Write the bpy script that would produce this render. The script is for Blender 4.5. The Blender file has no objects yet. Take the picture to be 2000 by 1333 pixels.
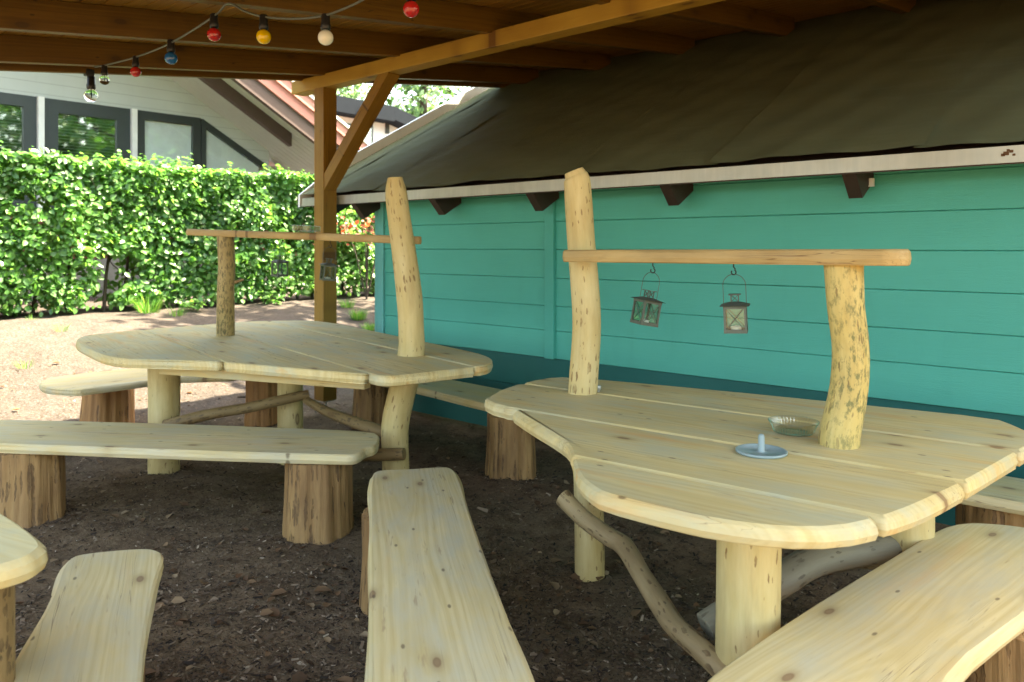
import bpy, bmesh, math, random
import numpy as np
from mathutils import Vector, Matrix
random.seed(7); rng = np.random.default_rng(11)
R = math.radians
scn = bpy.context.scene
COL = scn.collection

# ------------------------------------------------------------------ camera
H, F, HORIZ = 1.45, 1500.0, 483.0
CY, SY = .7479, .6638                       # yaw of the view against the shed wall
cd = bpy.data.cameras.new('camera'); cam = bpy.data.objects.new('camera', cd); COL.objects.link(cam)
cam.location = (0, 0, H); cam.rotation_euler = (R(90), 0, math.atan2(SY, CY))
cd.sensor_width = 36; cd.lens = 36*F/2000; cd.shift_y = -(666.5-HORIZ)/2000
cd.clip_start = .05; cd.clip_end = 800
cd.dof.use_dof = True; cd.dof.focus_distance = 3.1; cd.dof.aperture_fstop = 4.0
scn.camera = cam
# ------------------------------------------------------------------ light
SUN_EL, SUN_AZ = 57, 24                     # degrees; azimuth from +y towards +x
w = bpy.data.worlds.new('World'); scn.world = w; w.use_nodes = True
nt = w.node_tree; bg = nt.nodes['Background']
sky = nt.nodes.new('ShaderNodeTexSky'); sky.sky_type = 'NISHITA'; sky.sun_disc = False
sky.sun_elevation = R(SUN_EL); sky.sun_rotation = R(SUN_AZ); sky.air_density = 1.0; sky.dust_density = 3.5
nt.links.new(sky.outputs[0], bg.inputs[0]); bg.inputs[1].default_value = .15
sl = bpy.data.lights.new('sun', 'SUN'); sun = bpy.data.objects.new('sun', sl); COL.objects.link(sun)
sl.energy = 4.6; sl.angle = R(.6); sl.color = (1, .95, .86)
sd = Vector((math.sin(R(SUN_AZ))*math.cos(R(SUN_EL)), math.cos(R(SUN_AZ))*math.cos(R(SUN_EL)), math.sin(R(SUN_EL))))
sun.rotation_euler = sd.to_track_quat('Z', 'Y').to_euler(); sun.location = sd*40
scn.view_settings.view_transform = 'Standard'; scn.view_settings.look = 'None'
scn.view_settings.exposure = 3.3; scn.view_settings.gamma = 1
scn.view_settings.use_white_balance = True; scn.view_settings.white_balance_temperature = 8050; scn.view_settings.white_balance_tint = 1
scn.render.engine = 'CYCLES'
scn.cycles.use_denoising = True; scn.cycles.max_bounces = 14; scn.cycles.transmission_bounces = 14; scn.cycles.diffuse_bounces = 5
scn.cycles.transparent_max_bounces = 12; scn.cycles.caustics_reflective = False; scn.cycles.caustics_refractive = False
scn.cycles.sample_clamp_indirect = 6

# ------------------------------------------------------------------ surveying helpers: photo measurements -> metres
def c2w(X, Y, z): return Vector((CY*X - SY*Y, SY*X + CY*Y, z))
def P(px, py, z):                            # sight line meets the level z
    Y = (H-z)*F/(py-HORIZ); return c2w((px-1000)/F*Y, Y, z)
def PD(px, py, Y): return c2w((px-1000)/F*Y, Y, H-(py-HORIZ)/F*Y)
def PX(px, py, x):                           # sight line meets a plane x = const
    b = (px-1000)/F; Y = x/(CY*b-SY); return PD(px, py, Y)
def PY(px, py, y):
    b = (px-1000)/F; Y = y/(SY*b+CY); return PD(px, py, Y)
def sstep(t): t = max(0., min(1., t)); return t*t*(3-2*t)
def gh(x, y): return .60*sstep((-6.7-x)/3.7)

# ------------------------------------------------------------------ mesh builder
class MB:
    def __init__(s): s.v = []; s.f = []; s.g = []; s.sm = []; s.mi = []
    def add(s, vs, fs, gs, smooth=False, mi=0):
        n = len(s.v); s.v += [tuple(v) for v in vs]; s.g += [tuple(g) for g in gs]
        for f in fs: s.f.append(tuple(i+n for i in f)); s.sm.append(smooth); s.mi.append(mi)
    def box(s, c, size, rot=None, mi=0, bev=0.0):
        c = Vector(c); hx, hy, hz = size[0]/2, size[1]/2, size[2]/2
        order = sorted(range(3), key=lambda i: -size[i]); off = [random.uniform(0, 40) for _ in range(3)]
        bm = bmesh.new(); bmesh.ops.create_cube(bm, size=1)
        for v in bm.verts: v.co = Vector((v.co.x*size[0], v.co.y*size[1], v.co.z*size[2]))
        if bev: bmesh.ops.bevel(bm, geom=bm.edges[:], offset=bev, segments=2, affect='EDGES', profile=.6)
        bm.verts.index_update()
        vs, gs = [], []
        for v in bm.verts:
            p = v.co.copy(); gs.append([p[order[i]]+off[i] for i in range(3)])
            if rot is not None: p = rot @ p
            vs.append(p+c)
        fs = [[v.index for v in f.verts] for f in bm.faces]; bm.free()
        s.add(vs, fs, gs, False, mi); return s
    def beam(s, a, b, wdt, hgt, up=(0, 0, 1), bev=.004, mi=0):
        a, b = Vector(a), Vector(b); d = (b-a); L = d.length; d.normalize()
        u = Vector(up); y = u.cross(d).normalized(); z = d.cross(y)
        rot = Matrix((d, y, z)).transposed()
        return s.box((a+b)/2, (L, wdt, hgt), rot, mi, bev)
    def poly(s, pts, mi=0):                  # one flat polygon
        o = random.uniform(0, 30); s.add(pts, [list(range(len(pts)))], [(p[1]+o, p[2], p[0]) for p in pts], False, mi); return s
    def slab(s, pts, n, t, mi=0):            # polygon pushed along n by t
        n = Vector(n); k = len(pts); pts = [Vector(p) for p in pts]; q = [p+n*t for p in pts]; o = random.uniform(0, 30)
        fs = [list(range(k)), list(range(2*k-1, k-1, -1))] + [[i, k+i, k+(i+1) % k, (i+1) % k] for i in range(k)]
        s.add(pts+q, fs, [(p.y+o, p.z, p.x) for p in pts+q], False, mi); return s
    def tube(s, pts, rad, n=16, noise=0.0, cap=True, mi=0, sub=1, seed=None, flute=0.0, tip=0.0):
        pts = [Vector(p) for p in pts]; m = len(pts)
        if not hasattr(rad, '__len__'): rad = [rad]*m
        if sub > 1: pts, rad = catmull(pts, list(rad), sub)
        m = len(pts); sd_ = random.uniform(0, 100) if seed is None else seed
        vs, gs, fs = [], [], []; L = 0.; ref = None; rm = sum(rad)/m
        ph = [random.uniform(0, 6.28) for _ in range(6)]
        for i, p in enumerate(pts):
            d = (pts[min(i+1, m-1)]-pts[max(i-1, 0)]).normalized()
            if ref is None: ref = Vector((1, 0, 0)) if abs(d.x) < .8 else Vector((0, 1, 0))
            xx = (ref-d*ref.dot(d)).normalized(); yy = d.cross(xx); ref = xx
            if i: L += (p-pts[i-1]).length
            for j in range(n):
                a = 2*math.pi*j/n
                r = rad[i]*(1+noise*(math.sin(2*a+ph[0]+L*2.1)+.7*math.sin(3*a+ph[1]-L*3.3)+.6*math.sin(L*9+ph[2]+a)+.4*math.sin(5*a+ph[3]+L*6))/2)
                r *= 1+flute*(math.sin(7*a+ph[4])+.6*math.sin(11*a+ph[5]+L)+.5*math.sin(19*a+ph[2]+2*L)+.4*math.sin(31*a+ph[3]-3*L+math.sin(9*L)))/2
                vs.append(p+xx*(r*math.cos(a))+yy*(r*math.sin(a))); gs.append((L+sd_, math.cos(a)*rm, math.sin(a)*rm))
        for i in range(m-1):
            for j in range(n): fs.append((i*n+j, i*n+(j+1) % n, (i+1)*n+(j+1) % n, (i+1)*n+j))
        s.add(vs, fs, gs, True, mi)
        if cap:
            for e, (ring, dd) in enumerate((([j for j in range(n)][::-1], pts[0]-pts[1]), ([(m-1)*n+j for j in range(n)], pts[-1]-pts[-2]))):
                ce = pts[0] if e == 0 else pts[-1]; dd = dd.normalized()
                r1 = [vs[k] for k in ring]; r2 = [ce+(v-ce)*.86+dd*(.05*rm+tip*rm) for v in r1]
                k = n; g1 = [gs[x] for x in ring]; g2 = [(g[0], g[1]*.86, g[2]*.86) for g in g1]
                s.add(r1+r2, [(i, (i+1) % k, k+(i+1) % k, k+i) for i in range(k)], g1+g2, True, mi)
                s.add(r2, [list(range(k))], g2, False, mi)
        return s
    def lathe(s, prof, c=(0, 0, 0), n=24, mi=0, rib=0.0, ribn=0):
        c = Vector(c); vs, gs, fs = [], [], []; m = len(prof)
        for i, (r, z) in enumerate(prof):
            for j in range(n):
                a = 2*math.pi*j/n; rr = r*(1+rib*math.cos(ribn*a)) if ribn else r
                vs.append(c+Vector((rr*math.cos(a), rr*math.sin(a), z))); gs.append((rr*math.cos(a), rr*math.sin(a), z))
        for i in range(m-1):
            for j in range(n): fs.append((i*n+j, i*n+(j+1) % n, (i+1)*n+(j+1) % n, (i+1)*n+j))
        s.add(vs, fs, gs, True, mi)
        return s
    @staticmethod
    def blunt(pts, wmin=.030):
        q = []                               # resample, then cut slivers back to where they are wide enough
        for i in range(len(pts)):
            a, b = pts[i], pts[(i+1) % len(pts)]; k = max(1, int((b-a).length/.012)); q += [a+(b-a)*(j/k) for j in range(k)]
        n = len(q); kill = set()
        for i in range(n):
            u, v = q[i-1]-q[i], q[(i+1) % n]-q[i]
            if u.normalized().dot(v.normalized()) > -.1:
                j = 1
                while j < n//4 and (q[(i-j) % n]-q[(i+j) % n]).length < wmin: j += 1
                kill |= {(i+k) % n for k in range(-j+1, j)}
        return [p for i, p in enumerate(q) if i not in kill]
    def plank(s, out, zt, t, ang, bev=.012, low=.012, mi=0, chaikin=1, sink=0.0):
        """flat board from an outline (world xy); grain along ang; rounded rim"""
        pts = [Vector((p[0], p[1])) for p in out]
        for _ in range(chaikin):
            q = []
            for i in range(len(pts)):
                a, b = pts[i], pts[(i+1) % len(pts)]; q += [a*.75+b*.25, a*.25+b*.75]
            pts = q
        if sum(pts[i].x*pts[(i+1) % len(pts)].y-pts[(i+1) % len(pts)].x*pts[i].y for i in range(len(pts))) < 0: pts.reverse()
        pts = s.blunt(pts)
        # subdivide for a wavy live edge
        q = []
        for i in range(len(pts)):
            a, b = pts[i], pts[(i+1) % len(pts)]; k = max(1, int((b-a).length/.06)); q += [a+(b-a)*(j/k) for j in range(k)]
        pts = q; n = len(pts); nor = []; arc = [0.]
        for i in range(n): arc.append(arc[-1]+(pts[(i+1) % n]-pts[i]).length)
        for i in range(n):
            d = pts[(i+1) % n]-pts[i-1]; d = d.normalized() if d.length > 1e-9 else Vector((1, 0)); nor.append(Vector((d.y, -d.x)))
        rings = [(-bev*.9, 0), (-bev*.25, -bev*.5), (0, -bev*1.2), (low*.2, -t*.6), (-low*.2, -t+.004), (-low*.2-.004, -t)]
        cyc = sum(p.x*math.sin(-ang)+p.y*math.cos(-ang) for p in pts)/n
        ca, sa = math.cos(-ang), math.sin(-ang); o = (random.uniform(0, 50), -cyc+random.uniform(-.05, .05), random.uniform(0, 5))
        vs, gs, fs = [], [], []; ph = [random.uniform(0, 6) for _ in range(4)]
        for ri, (off, dz) in enumerate(rings):
            for i in range(n):
                wv = low*.25*(math.sin(arc[i]*8+ph[0])+math.sin(arc[i]*3.7+ph[1])) if 1 < ri < 5 else 0
                p = pts[i]+nor[i]*(off+wv); vs.append(Vector((p.x, p.y, zt+dz)))
                gs.append((p.x*ca-p.y*sa+o[0], p.x*sa+p.y*ca+o[1], dz+o[2]))
        top, bot = list(range(n)), list(range((len(rings)-1)*n, len(rings)*n))[::-1]
        for r_ in range(len(rings)-1):               # every band has its own vertices, so its edges stay crisp
            A_ = vs[r_*n:(r_+2)*n]; s.add(A_, [(i, n+i, n+(i+1) % n, (i+1) % n) for i in range(n)], gs[r_*n:(r_+2)*n], True, mi)
        s.add(vs, [], gs, True, mi); b0 = len(s.v)-len(vs)
        s.f += [tuple(b0+i for i in top), tuple(b0+i for i in bot)]; s.sm += [False, False]; s.mi += [mi, mi]
        return s
    def build(s, name, mats, parent=None, local=False):
        if not isinstance(mats, (list, tuple)): mats = [mats]
        me = bpy.data.meshes.new(name); off = Vector((0, 0, 0))
        if parent is not None and not local: off = root_loc(parent)
        me.from_pydata([(v[0]-off.x, v[1]-off.y, v[2]-off.z) for v in s.v], [], s.f)
        a = me.attributes.new('gco', 'FLOAT_VECTOR', 'POINT'); a.data.foreach_set('vector', np.array(s.g, dtype=np.float32).ravel())
        me.polygons.foreach_set('use_smooth', s.sm); me.polygons.foreach_set('material_index', s.mi)
        for m in mats: me.materials.append(m)
        bm = bmesh.new(); bm.from_mesh(me); bmesh.ops.delete(bm, geom=[v for v in bm.verts if not v.link_faces], context='VERTS'); bmesh.ops.recalc_face_normals(bm, faces=bm.faces); bm.to_mesh(me); bm.free()
        me.update(); o = bpy.data.objects.new(name, me); COL.objects.link(o)
        if parent is not None: o.parent = parent
        return o
def catmull(pts, rad, sub):
    P_, R_ = [], []; m = len(pts)
    for i in range(m-1):
        p0, p1, p2, p3 = pts[max(i-1, 0)], pts[i], pts[i+1], pts[min(i+2, m-1)]
        for k in range(sub):
            t = k/sub; P_.append(.5*((2*p1)+(p2-p0)*t+(2*p0-5*p1+4*p2-p3)*t*t+(3*p1-p0-3*p2+p3)*t**3)); R_.append(rad[i]*(1-t)+rad[i+1]*t)
    P_.append(pts[-1]); R_.append(rad[-1]); return P_, R_
def root_loc(o):
    while o.parent is not None: o = o.parent
    return o.location.copy()
def tag(o, label=None, cat=None, group=None, kind=None):
    if label: o['label'] = label
    if cat: o['category'] = cat
    if group: o['group'] = group
    if kind: o['kind'] = kind
    return o
def thing(name, loc, label, cat, group=None, rot=(0, 0, 0)):
    o = bpy.data.objects.new(name, None); COL.objects.link(o); o.empty_display_size = .1
    o.location = loc; o.rotation_euler = rot; return tag(o, label, cat, group)
def copy_tree(o, parent=None):
    c = o.copy(); COL.objects.link(c); c.parent = parent
    for ch in list(o.children): copy_tree(ch, c)
    return c

# ------------------------------------------------------------------ materials
def mat(name):
    m = bpy.data.materials.new(name); m.use_nodes = True; t = m.node_tree
    return m, t, t.nodes['Principled BSDF']
def N(t, typ, **k):
    n = t.nodes.new('ShaderNode'+typ)
    for a, b in k.items(): setattr(n, a, b)
    return n
def attr(t, name='gco'):
    n = N(t, 'Attribute', attribute_name=name); return n.outputs['Vector']
def scale(t, v, s, loc=(0, 0, 0)):
    n = N(t, 'Mapping'); n.inputs['Scale'].default_value = s; n.inputs['Location'].default_value = loc; t.links.new(v, n.inputs['Vector']); return n.outputs[0]
def noise(t, v, sc=5, det=4, rough=.55, dist=0.):
    n = N(t, 'TexNoise'); n.inputs['Scale'].default_value = sc; n.inputs['Detail'].default_value = det
    n.inputs['Roughness'].default_value = rough; n.inputs['Distortion'].default_value = dist; t.links.new(v, n.inputs['Vector']); return n.outputs['Fac']
def ramp(t, f, stops, interp='LINEAR'):
    n = N(t, 'ValToRGB'); cr = n.color_ramp; cr.interpolation = interp
    while len(cr.elements) < len(stops): cr.elements.new(.5)
    for e, (p, c) in zip(cr.elements, stops): e.position = p; e.color = (c, c, c, 1) if not hasattr(c, '__len__') else (*c, 1)
    t.links.new(f, n.inputs[0]); return n.outputs[0]
def mix(t, f, a, b, typ='MIX'):
    n = N(t, 'MixRGB', blend_type=typ)
    for i, x in enumerate((f, a, b)):
        if hasattr(x, 'is_linked'): t.links.new(x, n.inputs[i])
        elif hasattr(x, '__len__'): n.inputs[i].default_value = (*x, 1)
        else: n.inputs[i].default_value = x
    return n.outputs[0]
def math_(t, op, a, b=0.):
    n = N(t, 'Math', operation=op)
    for i, x in enumerate((a, b)):
        if hasattr(x, 'is_linked'): t.links.new(x, n.inputs[i])
        else: n.inputs[i].default_value = x
    return n.outputs[0]
def bump(t, bs, h, st=.3, d=.01):
    n = N(t, 'Bump'); n.inputs['Strength'].default_value = st; n.inputs['Distance'].default_value = d
    t.links.new(h, n.inputs['Height']); t.links.new(n.outputs[0], bs.inputs['Normal'])
def plain(name, c, rough=.5, metal=0., var=.15, sc=8, **kw):
    m, t, b = mat(name); v = N(t, 'TexCoord').outputs['Object']
    n = noise(t, v, sc, 5, .6)
    t.links.new(mix(t, n, tuple(x*(1-var) for x in c), tuple(min(1, x*(1+var)) for x in c)), b.inputs['Base Color'])
    b.inputs['Roughness'].default_value = rough; b.inputs['Metallic'].default_value = metal
    for k, x in kw.items(): b.inputs[k].default_value = x
    return m
def wood(name, light, dark, knot, rough=.6, wave=26, weather=None, wamt=.0, knots=.055, contrast=.42, bst=.12, streak=None, samt=0.):
    m, t, b = mat(name); g = attr(t)
    n1 = noise(t, scale(t, g, (.45, 2.6, 2.6)), 1.6, 2, .5)
    sep = N(t, 'SeparateXYZ'); t.links.new(g, sep.inputs[0])
    zz = math_(t, 'ADD', math_(t, 'MULTIPLY', noise(t, scale(t, g, (.5, .01, .01)), 1.3, 1), .16), .004)
    rr = math_(t, 'SQRT', math_(t, 'ADD', math_(t, 'POWER', math_(t, 'ABSOLUTE', math_(t, 'ADD', sep.outputs[1], math_(t, 'MULTIPLY', n1, .05))), 2.), math_(t, 'POWER', zz, 2.)))
    rr = math_(t, 'ADD', rr, math_(t, 'MULTIPLY', n1, .03))
    wv = N(t, 'TexNoise', noise_dimensions='1D'); wv.inputs['Scale'].default_value = wave*4.5; wv.inputs['Detail'].default_value = 1.5; t.links.new(rr, wv.inputs['W'])
    wvf = ramp(t, wv.outputs['Fac'], [(.36, 0.), (.66, 1.)])
    fib = noise(t, scale(t, g, (5, 130, 130)), 1, 3, .6)
    f = math_(t, 'ADD', math_(t, 'MULTIPLY', wvf, contrast*1.35), math_(t, 'MULTIPLY', ramp(t, fib, [(.3, 0.), (.75, 1.)]), .42))
    tone = N(t, 'TexNoise', noise_dimensions='1D'); tone.inputs['Scale'].default_value = 2.; t.links.new(sep.outputs[2], tone.inputs['W'])
    f = math_(t, 'ADD', f, math_(t, 'MULTIPLY', math_(t, 'SUBTRACT', tone.outputs['Fac'], .5), .9))
    col = mix(t, f, light, dark)
    lg = noise(t, scale(t, g, (1.1, 2.6, 2.6)), 1.3, 3, .6)
    col = mix(t, ramp(t, lg, [(.38, 0.), (.72, .5)]), col, tuple(x*.72 for x in dark))
    if weather:
        w2 = noise(t, scale(t, g, (1.6, 5, 5), (3, 7, 1)), 1.5, 5, .65)
        col = mix(t, math_(t, 'MULTIPLY', ramp(t, w2, [(.42, 0.), (.7, 1.)]), wamt), col, weather)
    if streak:
        s2 = noise(t, scale(t, g, (.8, 6, 6), (9, 2, 5)), 1.2, 4, .6)
        col = mix(t, math_(t, 'MULTIPLY', ramp(t, s2, [(.58, 0.), (.68, 1.)]), samt), col, streak)
    vo = N(t, 'TexVoronoi', feature='F1', voronoi_dimensions='2D'); vo.inputs['Scale'].default_value = 1
    t.links.new(scale(t, g, (2.0, 4.5, 1.0)), vo.inputs['Vector'])
    hal = ramp(t, vo.outputs['Distance'], [(knots*.8, .55), (knots*3.2, 0.)])
    kf = ramp(t, vo.outputs['Distance'], [(knots*.25, .8), (knots*.7, .9), (knots, .25), (knots*2.0, 0.)])
    sel = N(t, 'SeparateColor'); t.links.new(vo.outputs['Color'], sel.inputs[0])
    gt = math_(t, 'GREATER_THAN', sel.outputs[0], .6); col = mix(t, math_(t, 'MULTIPLY', hal, gt), col, tuple(x*.8 for x in dark))
    kf = math_(t, 'MULTIPLY', kf, gt)
    col = mix(t, kf, col, knot)
    # nail heads and small dark nicks
    vn = N(t, 'TexVoronoi', feature='F1', voronoi_dimensions='2D'); vn.inputs['Scale'].default_value = 1; t.links.new(scale(t, g, (6, 14, 2)), vn.inputs['Vector'])
    sn = N(t, 'SeparateColor'); t.links.new(vn.outputs['Color'], sn.inputs[0])
    nf = math_(t, 'MULTIPLY', ramp(t, vn.outputs['Distance'], [(.05, .7), (.09, 0.)]), math_(t, 'GREATER_THAN', sn.outputs[1], .86))
    col = mix(t, nf, col, tuple(x*.4 for x in knot))
    ck = noise(t, scale(t, g, (1.1, 45, 45), (7, 3, 1)), 1, 2, .5); cz = noise(t, scale(t, g, (.9, 7, 7), (3, 3, 3)), 1, 1)
    cf = math_(t, 'MULTIPLY', ramp(t, math_(t, 'ABSOLUTE', math_(t, 'SUBTRACT', ck, .5)), [(.0, 1.), (.012, 0.)]), ramp(t, cz, [(.54, 0.), (.60, .85)]))
    col = mix(t, cf, col, tuple(x*.8 for x in knot))
    dk = noise(t, scale(t, g, (7, 60, 60), (4, 1, 2)), 1, 3, .6); dz_ = noise(t, scale(t, g, (1.5, 4, 4), (1, 8, 3)), 1, 2)
    col = mix(t, math_(t, 'MULTIPLY', ramp(t, dk, [(.62, 0.), (.72, .55)]), ramp(t, dz_, [(.45, 0.), (.6, 1.)])), col, tuple(x*1.3 for x in knot))
    t.links.new(col, b.inputs['Base Color']); b.inputs['Roughness'].default_value = rough; b.inputs['Specular IOR Level'].default_value = .35
    bump(t, b, math_(t, 'ADD', math_(t, 'MULTIPLY', wvf, .5), fib), bst, .003)
    return m
def logmat(name, base, alt, fleck, amount=.58, moss=None, stretch=7, rough=.6, fsc=34, bst=.35, knot=(.16, .09, .04)):
    m, t, b = mat(name); g = attr(t)
    n1 = noise(t, scale(t, g, (2, 9, 9)), 1.5, 4, .6)
    col = mix(t, ramp(t, n1, [(.3, 0.), (.7, 1.)]), base, alt)
    fb = noise(t, scale(t, g, (6, 110, 110)), 1, 3, .6); col = mix(t, math_(t, 'MULTIPLY', fb, .4), col, tuple(x*.7 for x in alt))
    wob = N(t, 'VectorMath', operation='ADD'); nzv = N(t, 'TexNoise'); nzv.inputs['Scale'].default_value = 30; t.links.new(g, nzv.inputs['Vector'])
    sc_ = N(t, 'VectorMath', operation='SCALE'); sc_.inputs['Scale'].default_value = .014; t.links.new(nzv.outputs['Color'], sc_.inputs[0]); t.links.new(g, wob.inputs[0]); t.links.new(sc_.outputs[0], wob.inputs[1])
    v2 = N(t, 'TexVoronoi', feature='F1'); v2.inputs['Scale'].default_value = 1; t.links.new(scale(t, wob.outputs[0], (fsc*2.6/stretch*1.6, fsc*2.6, fsc*2.6)), v2.inputs['Vector'])
    s2_ = N(t, 'SeparateColor'); t.links.new(v2.outputs['Color'], s2_.inputs[0])
    den = noise(t, scale(t, g, (2.5, 7, 7), (5, 5, 5)), 1, 3, .5)
    wid_ = math_(t, 'MULTIPLY', math_(t, 'MAXIMUM', math_(t, 'SUBTRACT', math_(t, 'ADD', s2_.outputs[0], math_(t, 'MULTIPLY', math_(t, 'SUBTRACT', den, .5), 1.2)), amount), 0.), 1.1)
    ff = ramp(t, math_(t, 'SUBTRACT', wid_, v2.outputs['Distance']), [(.0, 0.), (.07, 1.)])
    vt = noise(t, scale(t, g, (3, 16, 16), (1, 2, 9)), 1, 4, .65)
    col = mix(t, ramp(t, vt, [(.48, 0.), (.7, .55)]), col, tuple(a*.5+f_*.5 for a, f_ in zip(alt, fleck)))
    sft = noise(t, scale(t, g, (30, 60, 60)), 1, 3, .6)
    col = mix(t, math_(t, 'MULTIPLY', ff, ramp(t, sft, [(.35, .35), (.6, .85)])), col, fleck)
    vo = N(t, 'TexVoronoi', feature='F1'); vo.inputs['Scale'].default_value = 1; t.links.new(scale(t, g, (3.0, 8, 8)), vo.inputs['Vector'])
    kf = ramp(t, vo.outputs['Distance'], [(.04, .5), (.1, .95), (.13, .3), (.2, 0.)]); sel = N(t, 'SeparateColor'); t.links.new(vo.outputs['Color'], sel.inputs[0])
    col = mix(t, math_(t, 'MULTIPLY', kf, math_(t, 'GREATER_THAN', sel.outputs[0], .72)), col, knot)
    if moss:
        n3 = noise(t, scale(t, g, (26, 55, 55)), 1, 5, .75); n4 = noise(t, scale(t, g, (1.4, 5, 5), (2, 3, 8)), 1, 2, .5)
        col = mix(t, math_(t, 'MULTIPLY', ramp(t, n3, [(.5, 0.), (.6, .85)]), ramp(t, n4, [(.42, 0.), (.6, 1.)])), col, moss)
    t.links.new(col, b.inputs['Base Color']); b.inputs['Roughness'].default_value = rough; b.inputs['Specular IOR Level'].default_value = .3
    bump(t, b, math_(t, 'SUBTRACT', fb, math_(t, 'MULTIPLY', ff, 1.2)), bst, .004)
    return m
M = {}
M['plank'] = wood('pale_pine', (.65, .52, .255), (.52, .37, .15), (.20, .11, .05), weather=(.44, .41, .27), wamt=.95, streak=(.58, .33, .11), samt=.75)
M['bench'] = wood('bench_pine', (.67, .545, .30), (.53, .395, .18), (.22, .13, .07), weather=(.44, .42, .33), wamt=.7, wave=22, streak=(.58, .38, .18), samt=.5)
M['log'] = logmat('peeled_log', (.66, .53, .28), (.55, .40, .16), (.20, .11, .04))
M['logmoss'] = logmat('mossy_log', (.66, .52, .22), (.54, .38, .12), (.15, .10, .04), amount=.54, moss=(.13, .13, .05))
M['logdark'] = logmat('speckled_log', (.46, .34, .15), (.36, .25, .10), (.10, .07, .03), amount=.36, moss=(.07, .07, .03))
M['stump'] = logmat('stump_bark', (.44, .26, .105), (.235, .125, .05), (.11, .06, .028), amount=.40, stretch=22, fsc=24, bst=1.)
M['stumpred'] = logmat('orange_stump', (.44, .22, .08), (.30, .14, .05), (.12, .06, .03), amount=.5, stretch=18, fsc=24, bst=.7)
M['branch'] = logmat('branch_bark', (.33, .22, .10), (.22, .14, .06), (.08, .05, .025), amount=.45, stretch=5)
M['branchlight'] = logmat('peeled_branch', (.42, .30, .15), (.27, .18, .085), (.10, .055, .025), amount=.42, stretch=5)
M['branchgrey'] = logmat('grey_branch', (.27, .235, .155), (.19, .165, .115), (.09, .07, .045), amount=.5, stretch=6)
M['bar'] = wood('bar_pine', (.56, .39, .17), (.42, .26, .09), (.16, .08, .03), wave=26, knots=.07, weather=(.20, .14, .07), wamt=.5)
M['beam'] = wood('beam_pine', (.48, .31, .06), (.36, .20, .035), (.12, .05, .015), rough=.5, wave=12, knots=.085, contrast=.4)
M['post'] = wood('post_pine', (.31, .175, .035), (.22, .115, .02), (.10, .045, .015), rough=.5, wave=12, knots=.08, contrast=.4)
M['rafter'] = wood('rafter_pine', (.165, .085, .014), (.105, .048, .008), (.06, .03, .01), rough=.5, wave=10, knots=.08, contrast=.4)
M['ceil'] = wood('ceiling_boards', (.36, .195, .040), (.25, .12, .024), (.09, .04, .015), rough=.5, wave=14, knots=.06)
def galv():
    m, t, b = mat('galvanised'); v = N(t, 'TexCoord').outputs['Object']; a = noise(t, scale(t, v, (9, 9, .7)), 1.5, 4, .7); c = noise(t, v, 3, 4)
    col = mix(t, ramp(t, a, [(.3, 0.), (.7, 1.)]), (.40, .40, .37), (.52, .52, .48)); col = mix(t, ramp(t, c, [(.45, 0.), (.75, .5)]), col, (.30, .28, .23))
    t.links.new(col, b.inputs['Base Color']); b.inputs['Metallic'].default_value = .5; t.links.new(ramp(t, a, [(.2, .35), (.8, .55)]), b.inputs['Roughness']); return m
M['galv'] = galv()
M['iron'] = plain('dark_iron', (.03, .03, .03), .5, .6)
M['zinc'] = plain('weathered_zinc', (.09, .105, .085), .55, .3, .35, 60)
M['brown'] = plain('dark_brown_paint', (.035, .020, .014), .6)
M['greyplastic'] = plain('blue_grey_plastic', (.24, .305, .31), .4, 0, .06)
M['wax'] = plain('white_wax', (.8, .78, .72), .5, 0, .04)
def glassmat(name, tint, rough=.04, ior=1.45, glossy=.5):
    m, t, b = mat(name); b.inputs['Base Color'].default_value = (*tint, 1); b.inputs['Roughness'].default_value = rough
    b.inputs['Transmission Weight'].default_value = 1; b.inputs['IOR'].default_value = ior; return m
M['glass'] = glassmat('clear_glass', (1, 1, 1), .03, 1.4)
def pane(name, tint, refl, gc=(.9, .97, .93)):
    m, t, b = mat(name); out = t.nodes['Material Output']; t.nodes.remove(b)
    tr = N(t, 'BsdfTransparent'); tr.inputs[0].default_value = (*tint, 1); gl = N(t, 'BsdfGlossy'); gl.inputs['Roughness'].default_value = .03
    gl.inputs[0].default_value = (*gc, 1)
    fr = N(t, 'LayerWeight'); fr.inputs[0].default_value = .12
    f = math_(t, 'ADD', math_(t, 'MULTIPLY', fr.outputs['Fresnel'], .8), refl); mx = N(t, 'MixShader')
    nz = noise(t, N(t, 'TexCoord').outputs['Object'], 1.2, 2); bp = N(t, 'Bump'); bp.inputs['Strength'].default_value = .03; t.links.new(nz, bp.inputs['Height']); t.links.new(bp.outputs[0], gl.inputs['Normal'])
    t.links.new(f, mx.inputs[0]); t.links.new(tr.outputs[0], mx.inputs[1]); t.links.new(gl.outputs[0], mx.inputs[2]); t.links.new(mx.outputs[0], out.inputs[0]); return m
M['bowl'] = pane('bowl_glass', (.91, .93, .90), .11, (1, 1, 1))
M['wpaneclear'] = pane('clear_window_glass', (.95, .97, .96), .07)
M['lpane'] = pane('lantern_glass', (.86, .9, .87), .045)
M['wpane'] = pane('window_glass', (.75, .82, .78), .22)
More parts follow.
